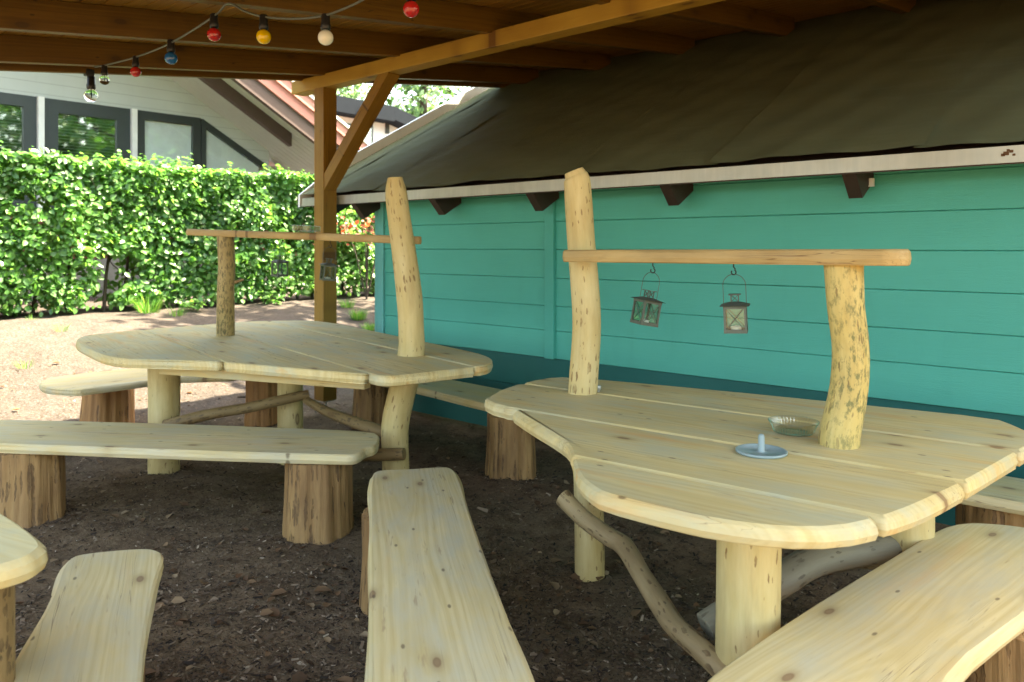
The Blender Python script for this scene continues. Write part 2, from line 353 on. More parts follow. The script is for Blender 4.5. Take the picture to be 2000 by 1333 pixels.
def paint(name, c, sc=1., pitch=0.):
    m, t, b = mat(name); v = N(t, 'TexCoord').outputs['Object']
    a = noise(t, scale(t, v, (2, 2, 60)), 1.4, 4, .6); d = noise(t, v, 1.1, 3)
    col = mix(t, d, tuple(x*.84 for x in c), tuple(min(1, x*1.10+.01) for x in c)); col = mix(t, ramp(t, a, [(.3, .12), (.6, 0.)]), col, tuple(x*.75 for x in c))
    st = noise(t, scale(t, v, (5, 5, .6)), 1, 4, .6); col = mix(t, ramp(t, st, [(.6, 0.), (.8, .25)]), col, tuple(x*.6 for x in c))
    if pitch:
        sz = N(t, 'SeparateXYZ'); t.links.new(v, sz.inputs[0]); fr = math_(t, 'FRACT', math_(t, 'MULTIPLY', sz.outputs[2], 1/pitch))
        col = mix(t, math_(t, 'MULTIPLY', math_(t, 'LESS_THAN', fr, .06), .45), col, tuple(x*.4 for x in c))
    t.links.new(col, b.inputs['Base Color']); b.inputs['Roughness'].default_value = .5; b.inputs['Specular IOR Level'].default_value = .35
    gr = noise(t, scale(t, v, (6, 6, 90)), 1.5, 5, .65, .8); gr2 = noise(t, scale(t, v, (60, 60, 140)), 1.5, 3)
    bump(t, b, math_(t, 'ADD', gr, math_(t, 'MULTIPLY', gr2, .6)), .35, .004); return m
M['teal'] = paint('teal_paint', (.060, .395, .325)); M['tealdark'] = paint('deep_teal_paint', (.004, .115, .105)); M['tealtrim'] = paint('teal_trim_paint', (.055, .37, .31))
M['tealcorner'] = paint('corner_board_paint', (.12, .46, .46))
def felt():
    m, t, b = mat('roof_felt'); v = N(t, 'TexCoord').outputs['Object']
    a = noise(t, v, 1.3, 6, .65); f2 = noise(t, v, 220, 3, .7); st = noise(t, scale(t, v, (.8, 5, 5)), 2, 5, .7)
    col = mix(t, a, (.135, .145, .072), (.215, .228, .135)); col = mix(t, math_(t, 'MULTIPLY', f2, .5), col, (.068, .075, .036)); col = mix(t, ramp(t, st, [(.5, 0.), (.8, .35)]), col, (.22, .235, .15))
    t.links.new(col, b.inputs['Base Color']); b.inputs['Roughness'].default_value = .92; b.inputs['Specular IOR Level'].default_value = .15; bump(t, b, math_(t, 'ADD', f2, math_(t, 'MULTIPLY', st, 1.5)), .6, .005); return m
M['felt'] = felt()
def soil():
    m, t, b = mat('soil'); v = N(t, 'TexCoord').outputs['Object']
    a = noise(t, v, .9, 5, .6); c = noise(t, v, 7, 6, .7); d = noise(t, v, 45, 5, .75); e = noise(t, v, 160, 3, .7)
    dark = mix(t, ramp(t, c, [(.35, 0.), (.65, 1.)]), (.088, .053, .029), (.225, .150, .088)); dark = mix(t, ramp(t, d, [(.5, 0.), (.75, .8)]), dark, (.32, .22, .135)); dark = mix(t, ramp(t, a, [(.45, 0.), (.7, .5)]), dark, (.17, .122, .08))
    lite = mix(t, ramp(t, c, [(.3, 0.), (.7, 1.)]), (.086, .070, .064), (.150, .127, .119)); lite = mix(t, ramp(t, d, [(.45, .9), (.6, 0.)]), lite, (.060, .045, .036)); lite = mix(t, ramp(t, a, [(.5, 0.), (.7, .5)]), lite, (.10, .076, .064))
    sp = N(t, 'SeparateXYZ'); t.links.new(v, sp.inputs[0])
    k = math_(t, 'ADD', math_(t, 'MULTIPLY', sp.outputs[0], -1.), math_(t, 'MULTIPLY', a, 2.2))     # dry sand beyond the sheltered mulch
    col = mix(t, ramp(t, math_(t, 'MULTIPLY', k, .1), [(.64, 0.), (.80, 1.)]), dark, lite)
    t.links.new(col, b.inputs['Base Color']); b.inputs['Roughness'].default_value = .95; b.inputs['Specular IOR Level'].default_value = .15
    bump(t, b, math_(t, 'ADD', math_(t, 'ADD', c, d), math_(t, 'MULTIPLY', e, .6)), .9, .02); return m
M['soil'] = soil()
def rndmat(name, stops, rough=.7, transl=0., tcol=None, spec=.3):
    m, t, b = mat(name); r = N(t, 'Attribute', attribute_name='rnd').outputs['Fac']
    col = ramp(t, r, stops); t.links.new(col, b.inputs['Base Color']); b.inputs['Roughness'].default_value = rough; b.inputs['Specular IOR Level'].default_value = spec
    if transl:
        out = t.nodes['Material Output']; tl = N(t, 'BsdfTranslucent'); t.links.new(mix(t, 1., col, tcol, 'MULTIPLY'), tl.inputs[0])
        mx = N(t, 'MixShader'); mx.inputs[0].default_value = transl; t.links.new(b.outputs[0], mx.inputs[1]); t.links.new(tl.outputs[0], mx.inputs[2]); t.links.new(mx.outputs[0], out.inputs[0])
    return m
M['hedge'] = rndmat('hedge_leaf', [(0, (.045, .135, .03)), (.5, (.10, .25, .055)), (.9, (.165, .345, .085)), (1, (.24, .40, .13))], .36, .5, (1.8, 1.6, 1.1), .7)
M['twig'] = plain('twig_bark', (.055, .04, .028), .8)
M['treeleaf'] = rndmat('tree_leaf', [(0, (.04, .11, .03)), (.6, (.08, .19, .045)), (1, (.15, .27, .07))], .5, .35, (1.6, 1.6, 1.0))
M['needle'] = rndmat('needle_leaf', [(0, (.08, .15, .07)), (.6, (.15, .25, .12)), (1, (.25, .36, .20))], .5, .3, (1.4, 1.5, 1.0))
M['grass'] = rndmat('grass_blade', [(0, (.06, .17, .03)), (.7, (.11, .27, .05)), (1, (.25, .30, .10))], .5, .4, (1.6, 1.6, 1.))
M['chip'] = rndmat('wood_chip', [(0, (.02, .013, .009)), (.35, (.06, .038, .024)), (.6, (.16, .105, .066)), (.86, (.29, .21, .14)), (1, (.46, .37, .27))], .9)
M['dead'] = rndmat('dead_leaf', [(0, (.07, .038, .02)), (.4, (.16, .085, .042)), (.75, (.25, .15, .08)), (1, (.34, .25, .15))], .75, .2, (1.2, 1., .8))
M['rwall'] = paint('red_boards', (.16, .035, .028)); M['wall'] = paint('pale_grey_boards', (.42, .45, .42), pitch=.19); M['soffit'] = paint('white_soffit', (.50, .53, .53)); M['plinth'] = paint('pale_plinth', (.22, .20, .18))
M['frame'] = plain('dark_window_frame', (.022, .030, .030), .45); M['wpost'] = plain('white_post', (.66, .66, .63), .5)
M['redtrim'] = plain('red_roof_trim', (.50, .20, .17), .5); M['browntrim'] = plain('brown_barge', (.085, .05, .045), .55)
M['room'] = plain('dark_room', (.03, .035, .035), .9); M['blind'] = plain('grey_blind', (.30, .33, .31), .7); M['darkroof'] = plain('dark_roof', (.014, .018, .024), .9, **{'Specular IOR Level': .08})
M['curtain'] = plain('pale_curtain', (.80, .84, .84), .9)
M['vergewhite'] = plain('white_verge_trim', (.85, .87, .88), .35, 0, .04)
M['housewhite'] = plain('cool_white_render', (.58, .66, .70), .7)
M['rubber'] = plain('black_socket', (.012, .012, .013), .45); M['cable'] = plain('grey_cable', (.10, .12, .11), .5)
def bulbmat(name, c, tr=0.):
    m, t, b = mat(name); v = N(t, 'TexCoord').outputs['Object']; n = noise(t, v, 30, 3)
    t.links.new(mix(t, n, tuple(x*.85 for x in c), c), b.inputs['Base Color']); b.inputs['Roughness'].default_value = .12; b.inputs['Coat Weight'].default_value = .5; b.inputs['Transmission Weight'].default_value = tr; return m
M['bred'] = bulbmat('red_bulb', (.45, .015, .02)); M['byel'] = bulbmat('yellow_bulb', (.75, .50, .01)); M['bwhite'] = bulbmat('white_bulb', (.8, .82, .76)); M['bblue'] = bulbmat('blue_bulb', (.01, .12, .38))
M['bclear'] = glassmat('clear_bulb', (.95, .97, .95), .02, 1.2)
# ------------------------------------------------------------------ numpy leaf clouds
LV = np.array([(0, 0, 0), (0, .5, -.04), (0, 1, -.14), (-.30, .28, .05), (-.27, .70, .0), (.30, .28, .05), (.27, .70, .0)], float)
LF = [(0, 1, 4, 3), (1, 2, 4), (0, 5, 6, 1), (1, 6, 2)]
def leaves(name, pos, dirv, nrm, size, m, parent=None, wid=1., rnd=None, tv=LV, tf=LF):
    n = len(pos); off = np.array(root_loc(parent)) if parent is not None else np.zeros(3)
    d = dirv/np.linalg.norm(dirv, axis=1)[:, None]; nn = nrm-d*(nrm*d).sum(1)[:, None]; nn /= np.linalg.norm(nn, axis=1)[:, None]+1e-9; sx = np.cross(d, nn)
    k = len(tv); V = pos[:, None, :]-off+size[:, None, None]*(sx[:, None, :]*tv[None, :, 0:1]*wid+d[:, None, :]*tv[None, :, 1:2]+nn[:, None, :]*tv[None, :, 2:3])
    V = V.reshape(-1, 3); loops = []; starts = []; tot = []; L = 0
    base = np.arange(n)*k; lf = np.concatenate([np.array(f) for f in tf]); cnt = [len(f) for f in tf]
    lo = (base[:, None]+lf[None, :]).ravel(); ct = np.tile(cnt, n); st = np.concatenate([[0], np.cumsum(ct)[:-1]])
    me = bpy.data.meshes.new(name); me.vertices.add(len(V)); me.vertices.foreach_set('co', V.ravel().astype(np.float32))
    me.loops.add(len(lo)); me.loops.foreach_set('vertex_index', lo.astype(np.int32)); me.polygons.add(len(ct)); me.polygons.foreach_set('loop_start', st.astype(np.int32)); me.polygons.foreach_set('loop_total', ct.astype(np.int32))
    me.update(calc_edges=True); me.validate()
    a = me.attributes.new('rnd', 'FLOAT', 'POINT'); r = rng.random(n) if rnd is None else rnd; a.data.foreach_set('value', np.repeat(r, k).astype(np.float32))
    me.materials.append(m); o = bpy.data.objects.new(name, me); COL.objects.link(o)
    if parent is not None: o.parent = parent
    return o

# ================================================================== SETTING: ground
def axis(lo, hi, d, far):
    a = list(np.arange(lo, hi+1e-6, d)); L = [lo-x for x in (.3, .8, 1.6, 3, 6, 12, 25, 60, 140, far)][::-1]; U = [hi+x for x in (.3, .8, 1.6, 3, 6, 12, 25, 60, 140, far)]
    return np.array(L+a+U)
xs, ys = axis(-11.5, 2.5, .05, 300), axis(-2.5, 9.5, .05, 300)
GX, GY = np.meshgrid(xs, ys, indexing='ij')
def vnoise(x, y, s, seed):
    r = np.random.default_rng(seed); T = r.random((64, 64)); x = x*s; y = y*s; xi = np.floor(x).astype(int); yi = np.floor(y).astype(int); fx = x-xi; fy = y-yi; fx = fx*fx*(3-2*fx); fy = fy*fy*(3-2*fy)
    g = lambda i, j: T[i % 64, j % 64]
    return (g(xi, yi)*(1-fx)+g(xi+1, yi)*fx)*(1-fy)+(g(xi, yi+1)*(1-fx)+g(xi+1, yi+1)*fx)*fy-.5
tt = np.clip((-6.7-GX)/3.7, 0, 1); GZ = .6*tt*tt*(3-2*tt)
GZ += .05*vnoise(GX, GY, 1.1, 1)+.028*vnoise(GX, GY, 3.7, 2)+.02*vnoise(GX, GY, 9, 3)-.012
nx, ny = GX.shape; idx = np.arange(nx*ny).reshape(nx, ny)
me = bpy.data.meshes.new('ground'); me.from_pydata(np.stack([GX, GY, GZ], -1).reshape(-1, 3).tolist(), [], np.stack([idx[:-1, :-1], idx[1:, :-1], idx[1:, 1:], idx[:-1, 1:]], -1).reshape(-1, 4).tolist())
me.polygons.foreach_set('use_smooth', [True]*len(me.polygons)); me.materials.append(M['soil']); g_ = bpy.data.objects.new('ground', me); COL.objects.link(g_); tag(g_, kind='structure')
def gz(x, y):
    i = np.clip(np.searchsorted(xs, x)-1, 0, nx-2); j = np.clip(np.searchsorted(ys, y)-1, 0, ny-2)
    fx = (x-xs[i])/(xs[i+1]-xs[i]); fy = (y-ys[j])/(ys[j+1]-ys[j])
    return (GZ[i, j]*(1-fx)+GZ[i+1, j]*fx)*(1-fy)+(GZ[i, j+1]*(1-fx)+GZ[i+1, j+1]*fx)*fy

# ================================================================== CANOPY
def jz(y): return 2.956+.132*(y-3.99)          # underside of the sloping rafters
cx0, cx1, cy0, cy1 = -6.08, .78, .30, 7.10
can = thing('timber_canopy', (-5.75, 3.99, 0), 'stained timber canopy with sloping rafters and diagonal brace roofing the picnic tables', 'canopy')
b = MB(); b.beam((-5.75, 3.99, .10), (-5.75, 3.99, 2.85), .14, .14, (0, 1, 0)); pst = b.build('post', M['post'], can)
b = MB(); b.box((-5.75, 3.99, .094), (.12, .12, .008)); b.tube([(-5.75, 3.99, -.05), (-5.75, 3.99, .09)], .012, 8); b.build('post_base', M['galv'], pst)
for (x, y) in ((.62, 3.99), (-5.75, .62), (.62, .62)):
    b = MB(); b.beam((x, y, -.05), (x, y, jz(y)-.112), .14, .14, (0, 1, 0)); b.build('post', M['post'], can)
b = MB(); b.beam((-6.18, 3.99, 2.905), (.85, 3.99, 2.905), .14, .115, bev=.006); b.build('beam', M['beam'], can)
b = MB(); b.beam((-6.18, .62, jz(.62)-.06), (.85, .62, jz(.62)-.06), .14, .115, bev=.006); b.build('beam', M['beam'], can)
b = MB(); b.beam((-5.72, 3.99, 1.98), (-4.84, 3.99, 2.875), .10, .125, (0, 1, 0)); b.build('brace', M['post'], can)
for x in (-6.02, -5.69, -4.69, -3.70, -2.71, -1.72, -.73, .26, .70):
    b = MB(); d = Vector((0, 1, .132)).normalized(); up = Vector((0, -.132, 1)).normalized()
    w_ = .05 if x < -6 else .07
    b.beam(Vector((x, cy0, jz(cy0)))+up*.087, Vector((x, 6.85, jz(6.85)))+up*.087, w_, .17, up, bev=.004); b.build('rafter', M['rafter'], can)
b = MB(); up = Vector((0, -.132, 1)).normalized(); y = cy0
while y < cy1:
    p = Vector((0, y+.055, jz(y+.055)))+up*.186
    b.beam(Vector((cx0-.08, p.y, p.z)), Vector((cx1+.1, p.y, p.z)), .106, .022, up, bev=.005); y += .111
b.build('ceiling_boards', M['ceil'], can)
b = MB(); p0 = Vector((0, cy0, jz(cy0)))+up*.206; p1 = Vector((0, cy1, jz(cy1)))+up*.206
b.slab([(cx0-.1, p0.y, p0.z), (cx1+.12, p0.y, p0.z), (cx1+.12, p1.y, p1.z), (cx0-.1, p1.y, p1.z)], up, .02); b.build('roof_cover', M['felt'], can)

# ================================================================== SHED
WY = 4.43; EY, EZ, SL = 4.10, 1.925, .54
shed = thing('teal_shed', (-5.49, WY, 0), 'teal weatherboarded shed with a deep green base and dark felt roof', 'shed')
xl, xr = -5.49, 3.2
b = MB(); zl = [.632, .836, 1.017, 1.222, 1.431, 1.636, 1.841, 2.05]
for i in range(len(zl)-1):
    z0, z1 = zl[i], zl[i+1]+.012
    z1 -= .012
    b.slab([(xl+.05, WY-.021, z0+.0022), (xl+.05, WY-.024, z0+.005), (xl+.05, WY-.020, z1-.004), (xl+.05, WY-.017, z1), (xl+.05, WY+.02, z1), (xl+.05, WY+.02, z0+.007)], (1, 0, 0), xr-xl-.05)
b.build('weatherboards', M['teal'], shed)
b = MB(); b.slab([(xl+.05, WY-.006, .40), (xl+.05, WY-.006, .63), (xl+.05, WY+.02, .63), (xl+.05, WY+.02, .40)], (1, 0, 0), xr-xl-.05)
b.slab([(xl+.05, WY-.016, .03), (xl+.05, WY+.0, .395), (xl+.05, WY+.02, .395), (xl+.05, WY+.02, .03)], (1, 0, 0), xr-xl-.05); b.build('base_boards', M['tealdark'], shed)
b = MB(); b.box((-3.525, WY-.036, 1.24), (.085, .036, 1.215), bev=.003); b.build('trim_board', M['tealtrim'], shed)
b = MB(); b.box((xl, WY-.025, 1.0), (.09, .03, 2.0), bev=.003); b.box((xl-.06, WY+.03, 1.0), (.028, .14, 2.0), bev=.003); b.build('corner_board', M['tealcorner'], shed)
b = MB(); b.box(((xl+xr)/2, WY+.06, 1.02), (xr-xl-.06, .04, 2.0)); ry = 7.6; rz = EZ+SL*(ry-EY)-.12
b.slab([(xl, WY+.05, 0), (xl, 2*ry-WY, 0), (xl, 2*ry-WY, EZ+SL*.2), (xl, ry, rz), (xl, WY+.05, EZ+.1)], (1, 0, 0), .08)
b.build('wall', M['teal'], shed)
# roof: rippled felt sheets laid up the slope, each lapping the next
vx = -6.29; b = MB(); seams = [vx, vx+.21, -5.25, -4.2, -3.15, -2.1, -1.02, .05, 1.1, 2.2, 3.4]; sl_n = Vector((0, -SL, 1)).normalized()
for k in range(len(seams)-1):
    x0, x1 = seams[k], seams[k+1]+.05; nu, nv = 22, 46; vs = []; gs = []; fs = []
    for i in range(nu+1):
        for j in range(nv+1):
            u = x0+(x1-x0)*i/nu; v = (ry-EY+.012)*j/nv; e = (1-i/nu)
            rip = .003*math.sin(u*3.1+v*1.1+k)+.0025*math.sin(u*1.3-v*4.3+2*k)+.005*math.sin(u*9+v*5.2)*math.sin(v*3+k)+.003*math.sin(v*14+u*6)+.004*math.sin(u*17-v*9)*math.sin(u*2+k)
            if k == 0: rip = rip*.3+.012
            rip += .012*(i/nu > .93)*0
            p = Vector((u, EY-.012+v, EZ+.012+SL*(v-.012)))+sl_n*(rip+.006*(k % 2)+.006*sstep((x0+.05-u)/.05 if k else 0)); vs.append(p); gs.append((u, v, 0))
    for i in range(nu):
        for j in range(nv): fs.append((i*(nv+1)+j, (i+1)*(nv+1)+j, (i+1)*(nv+1)+j+1, i*(nv+1)+j+1))
    b.add(vs, fs, gs, True)
rf = b.build('roof', M['felt'], shed)
b = MB(); yo = EY+.03
b.slab([(vx+.02, EY, EZ-.045), (vx+.02, ry, EZ-.045+SL*(ry-EY)), (vx+.02, 2*ry-EY, EZ-.045), (vx+.02, 2*ry-EY, EZ-.10), (vx+.02, ry, EZ-.1+SL*(ry-EY)), (vx+.02, EY, EZ-.10)], (1, 0, 0), 3.45-vx)
b.build('roof_deck', M['brown'], shed)
b = MB(); b.slab([(vx+.02, ry, EZ-.035+SL*(ry-EY)), (3.43, ry, EZ-.035+SL*(ry-EY)), (3.43, 2*ry-EY, EZ-.035), (vx+.02, 2*ry-EY, EZ-.035)], (0, SL, 1), .02); b.build('rear_roof_slope', M['felt'], shed)
b = MB(); b.slab([(vx-.03, EY-.02, EZ-.10), (vx-.03, EY-.02, EZ+.015), (vx-.03, EY+.45, EZ+.12+SL*.47), (vx-.03, ry, EZ+.13+SL*(ry-EY+.02)), (vx-.03, ry, EZ-.1+SL*(ry-EY+.02))], (1, 0, 0), .03); b.build('verge_board', M['vergewhite'], shed)
b = MB(); gx0, gx1 = -6.27, 3.4
b.slab([(gx0, EY-.012, 1.832), (gx0, EY-.012, 1.908), (gx0, EY-.004, 1.908), (gx0, EY-.004, 1.840), (gx0, EY+.07, 1.840), (gx0, EY+.07, 1.832)], (1, 0, 0), gx1-gx0)
gut = b.build('gutter', M['galv'], shed)
b = MB(); p = PY(1965, 300, EY-.014); 
for dx, dz, s in ((0, 0, .022), (.02, .008, .016), (-.012, -.006, .016), (.03, -.008, .012), (.008, .014, .012)): b.box((p.x+dx, EY-.0135, p.z+dz), (s, .003, s*.8), bev=.001)
b.build('rust_patch', plain('rust', (.12, .06, .03), .9), gut)
for x in (-6.1, -5.52, -4.5, -3.49, -2.41, -1.33, -.27, .8, 1.9, 2.9):
    b = MB(); d = Vector((0, .88, .475)); q = Vector((0, .68, -.733)); a = Vector((x-.035, EY+.005, EZ-.09))
    b.slab([a, a+q*.175, a+q*.175+d*.45, a+d*.62], (1, 0, 0), .07); b.build('rafter_tail', M['brown'], shed)
b = MB(); b.box((-1.285, 4.34, 1.795), (.022, .03, .045), bev=.004); b.tube([(-1.295, 4.32, 1.775), (-1.265, 4.32, 1.775)], .004, 8); b.build('bracket', M['wpost'], shed)

# ================================================================== PICNIC FURNITURE
def clip(poly, nrm, c):                      # keep nrm.p <= c
    out = []
    for i in range(len(poly)):
        a, b_ = poly[i], poly[(i+1) % len(poly)]; da, db = nrm.dot(a)-c, nrm.dot(b_)-c
        if da <= 0: out.append(a)
        if da*db < 0: out.append(a+(b_-a)*(da/(da-db)))
    return out
def chaikin(pts, k):
    for _ in range(k):
        q = []
        for i in range(len(pts)):
            a, b_ = pts[i], pts[(i+1) % len(pts)]; q += [a*.75+b_*.25, a*.25+b_*.75]
        pts = q
    return pts
def tabletop(pts, zt, ang, cuts, parent, t=.052, gap=.0025, bev=.011, ck=2):
    poly = chaikin([Vector((p[0], p[1])) for p in pts], ck); nrm = Vector((-math.sin(ang), math.cos(ang))); b = MB(); cs = [-99]+sorted(cuts)+[99]
    for lo, hi in zip(cs[:-1], cs[1:]):
        q = clip(clip(poly, nrm, hi-gap), -nrm, -(lo+gap))
        if len(q) > 2: b.plank([(p.x, p.y) for p in q], zt+random.uniform(-.002, .002), t, ang, bev=bev, low=.016, chaikin=0)
    return b.build('tabletop', M['plank'], parent)
STUMPS = []
def bench(name_label, pts, stumps, ang, zt=.43, t=.05, group='plank benches on log stumps', smat='stump'):
    c = sum((Vector((p[0], p[1], 0)) for p in pts), Vector())/len(pts)
    base = Vector((c.x, c.y, float(gz(c.x, c.y)))); th = thing('plank_bench', base, name_label, 'bench', group)
    b = MB(); b.plank([(p[0], p[1]) for p in pts], zt, t, ang, bev=.013, low=.014, chaikin=2); b.build('seat', M['bench'], th)
    for (x, y, r) in stumps:
        g = float(gz(x, y)); b = MB()
        STUMPS.append((x, y, r)); b.tube([(x+.01, y, g-.06), (x, y, g+.02), (x, y+.005, .2), (x, y, zt-t-.004)], [r*1.07, r*1.04, r*.99, r*.96], 96, .045, sub=5, flute=.055); b.build('stump', M[smat], th)
    return th
def pz(L, z): return [P(a, c, z) for a, c in L]
def direct(a, b_): d = b_-a; return math.atan2(d.y, d.x)
# --- bench in front of the far table
A = pz([(-150, 816), (0, 819), (300, 826), (600, 837), (730, 843), (744, 852), (738, 870), (714, 876), (706, 884), (690, 890), (655, 889), (460, 884), (0, 867), (-160, 862)], .43)
s1, s2 = P(607, 1058, 0), P(20, 1030, 0); away = Vector((-SY, CY, 0))
s1 += away*.17; s2 += away*.16
bench('long pale bench with notched end crossing in front of the far table', A, [(s1.x, s1.y, .172), (s2.x, s2.y, .165)], direct(A[1], A[3]))
# --- bench in the middle, pointing at the camera
Bp = [c2w(*q, 0) for q in []]
Bo = pz([(721, 926), (742, 917), (800, 916), (850, 912), (885, 912), (900, 934), (915, 990), (950, 1091), (995, 1206), (1045, 1333)], .43); e1 = c2w(.17, 1.12, 0); e2 = c2w(-.22, 1.12, 0)
Bo += [Vector((e1.x, e1.y, 0)), Vector((e2.x, e2.y, 0))]+pz([(719, 1333), (719, 1200), (720, 1050)], .43)
m1, m2 = c2w(-.47, 3.12, 0), c2w(-.15, 1.6, 0)
bench('bench pointing towards the viewer between the two big tables, wavy far end', Bo, [(m1.x, m1.y, .14), (m2.x, m2.y, .14)], direct(Bo[0], Bo[12]))
# --- bench bottom left
Co = pz([(104, 1150), (116, 1112), (132, 1090), (160, 1080), (278, 1069), (312, 1073), (324, 1084), (316, 1107), (305, 1144), (291, 1205), (281, 1285), (277, 1333)], .43)
e1, e2 = c2w(-.565, 1.10, 0), c2w(-.955, 1.05, 0); Co += [Vector((e1.x, e1.y, 0)), Vector((e2.x, e2.y, 0))]+pz([(5, 1333), (40, 1271), (79, 1205)], .43)
m1, m2 = c2w(-1.27, 2.35, 0), c2w(-.98, 1.5, 0)
bench('bench at the lower left with dark screw heads, beside the cut-off table', Co, [(m1.x, m1.y, .13), (m2.x, m2.y, .13)], direct(Co[4], Co[12]))
# --- bench bottom right
Eo = pz([(1370, 1333), (1400, 1306), (1500, 1236), (1600, 1171), (1700, 1111), (1800, 1051), (1838, 1029), (1880, 1020), (1930, 1021), (2000, 1028), (2075, 1045), (2115, 1080), (2100, 1130), (2000, 1203), (1825, 1333)], .43)
e1, e2 = c2w(.62, 1.25, 0), c2w(.26, 1.45, 0); Eo += [Vector((e1.x, e1.y, 0)), Vector((e2.x, e2.y, 0))]
m1, m2 = c2w(1.44, 2.24, 0), c2w(.62, 1.6, 0)
bench('broad pale bench at the lower right in front of the near table', Eo, [(m1.x, m1.y, .15), (m2.x, m2.y, .13)], direct(Eo[2], Eo[5]))
# --- bench along the wall, right
Fo = [(-1.15, 3.66), (-.9, 3.62), (-.3, 3.64), (.6, 3.62), (1.1, 3.65), (1.15, 3.9), (1.05, 4.02), (.2, 4.04), (-.9, 4.03), (-1.2, 3.98)]
bench('bench half hidden behind the near table, against the teal wall', Fo, [(-.60, 3.84, .18), (.8, 3.84, .16)], 0)
# --- bench along the wall, behind the far table
Go = [(-5.12, 3.80), (-4.9, 3.74), (-4.26, 3.73), (-3.5, 3.62), (-2.85, 3.58), (-2.75, 3.75), (-2.85, 4.0), (-3.6, 4.07), (-4.6, 4.14), (-5.08, 4.12)]
m2 = P(998, 935, 0)+away*.15; m1 = P(722, 838, 0)+away*.15
bench('bench between the far table and the deep green shed base', Go, [(m1.x, m1.y, .16), (m2.x, m2.y, .155)], -.08)
# --- bench beyond the far table, left
Ho = pz([(74, 748), (88, 741), (104, 736), (276, 717), (420, 704), (478, 718), (468, 733), (400, 735), (336, 737), (272, 746), (176, 758), (148, 762), (88, 758)], .45)
m1 = P(194, 832, 0)+away*.12; m2 = P(504, 830, 0)+away*.13
bench('sunlit bench beyond the far table at the edge of the sandy ground', Ho, [(m1.x, m1.y, .185), (m2.x, m2.y, .14)], direct(Ho[2], Ho[4]), zt=.45, smat='stumpred')

def logpart(name, pts, rad, m, parent, n=24, nz=.035, sub=4, **k):
    if name == 'leg': STUMPS.append((pts[0][0], pts[0][1], rad[0]))
    b = MB(); b.tube(pts, rad, n, nz, sub=sub, **k); return b.build(name, M[m], parent)
# --- near table
ZR = .80
To = pz([(936, 790), (952, 810), (992, 820), (1035, 848), (1086, 882), (1108, 899), (1114, 916), (1121, 948), (1132, 969), (1150, 985), (1176, 1002), (1300, 1036), (1397, 1058), (1521, 1075), (1640, 1075), (1730, 1053), (1788, 1030), (1842, 1003), (1887, 980), (1955, 938), (1997, 912), (2035, 885)], ZR-.05)
To += pz([(2048, 862), (1990, 833), (1945, 817), (1700, 792), (1400, 762), (1110, 736), (1060, 739), (985, 757), (944, 780)], ZR)
g1 = [P(1165, 771, ZR), P(1980, 885, ZR)]; angR = direct(P(1010, 802, ZR), P(1885, 945, ZR)); nR = Vector((-math.sin(angR), math.cos(angR)))
cuts = [nR.dot(P(*q, ZR).xy) for q in ((1500, 815), (1480, 876), (1430, 953))]
tR = thing('picnic_table', c2w(.7, 2.6, 0), 'near picnic table with rounded top, holding the glass ashtray, beside the teal wall', 'picnic table', 'rustic picnic tables with log uprights')
tabletop(To, ZR, angR, cuts, tR, bev=.014, ck=1)
q0 = P(1155, 1128, 0)+away*.06; qt = P(1140, 772, ZR)+away*.05; Yq = 3.44
logpart('upright', [(q0.x, q0.y, -.08), (q0.x-.01, q0.y, .4), (qt.x, qt.y, ZR-.05), (qt.x, qt.y, ZR+.02), PD(1146, 640, Yq), PD(1143, 560, Yq), PD(1135, 470, Yq), PD(1130, 400, Yq), PD(1127, 355, Yq), PD(1124, 343, Yq)], [.068, .065, .064, .064, .063, .063, .062, .062, .06, .05], 'log', tR, 24, tip=.3)
qr = P(1655, 878, ZR)+away*.055; Yr = 2.53
upR = logpart('upright', [(qr.x, qr.y, ZR-.03), (qr.x, qr.y, ZR+.03), PD(1658, 760, Yr), PD(1661, 680, Yr), PD(1652, 600, Yr), PD(1648, 516, Yr)], [.068, .064, .06, .058, .058, .061], 'logmoss', tR, 24)
b0, b1 = PD(1103, 500, 3.33), PD(1772, 503, 2.36)
dB = (b1-b0); nB = Vector((-dB.y, dB.x, 0)).normalized()
zb = 1.418; bo = [b0-nB*.015, b0+dB*.02-nB*.04, b0+dB*.5-nB*.045, b1-dB*.05-nB*.05, b1-nB*.01, b1+nB*.05, b1-dB*.05+nB*.075, b0+dB*.5+nB*.065, b0+dB*.05+nB*.05, b0+nB*.03]
def bar(pts, z0, z1, t, ang, parent, m='bar'):
    b = MB(); b.plank([(p.x, p.y) for p in pts], 0, t, ang, bev=.01, low=.008, chaikin=1)
    a = pts[0].xy; e = pts[len(pts)//2-1].xy; d = (e-a); L2 = d.dot(d)
    b.v = [(v[0], v[1], v[2]+z0+(z1-z0)*((Vector((v[0], v[1]))-a).dot(d)/L2)) for v in b.v]; return b.build('crossbar', M[m], parent)
bar(bo, 1.438, 1.444, .052, direct(b0, b1), tR)
qf = c2w(.672, 2.19, 0); logpart('leg', [(qf.x, qf.y, -.05), (qf.x, qf.y, .3), (qf.x+.004, qf.y, ZR-.057)], [.092, .089, .088], 'log', tR, 28, .03)
ql = c2w(1.42, 2.76, 0); logpart('leg', [(ql.x, ql.y, -.05), (ql.x, ql.y, .4), (ql.x, ql.y, ZR-.057)], [.09, .088, .088], 'log', tR, 24, .03)
logpart('stretcher', [PD(1100, 972, 3.22), PD(1140, 1012, 3.12), PD(1190, 1048, 2.98), PD(1220, 1068, 2.9), PD(1250, 1120, 2.72), PD(1285, 1175, 2.55), PD(1318, 1222, 2.4), PD(1370, 1270, 2.25), PD(1435, 1335, 2.12)], [.036, .034, .035, .036, .033, .036, .035, .034, .034], 'branchlight', tR, 14, .10)
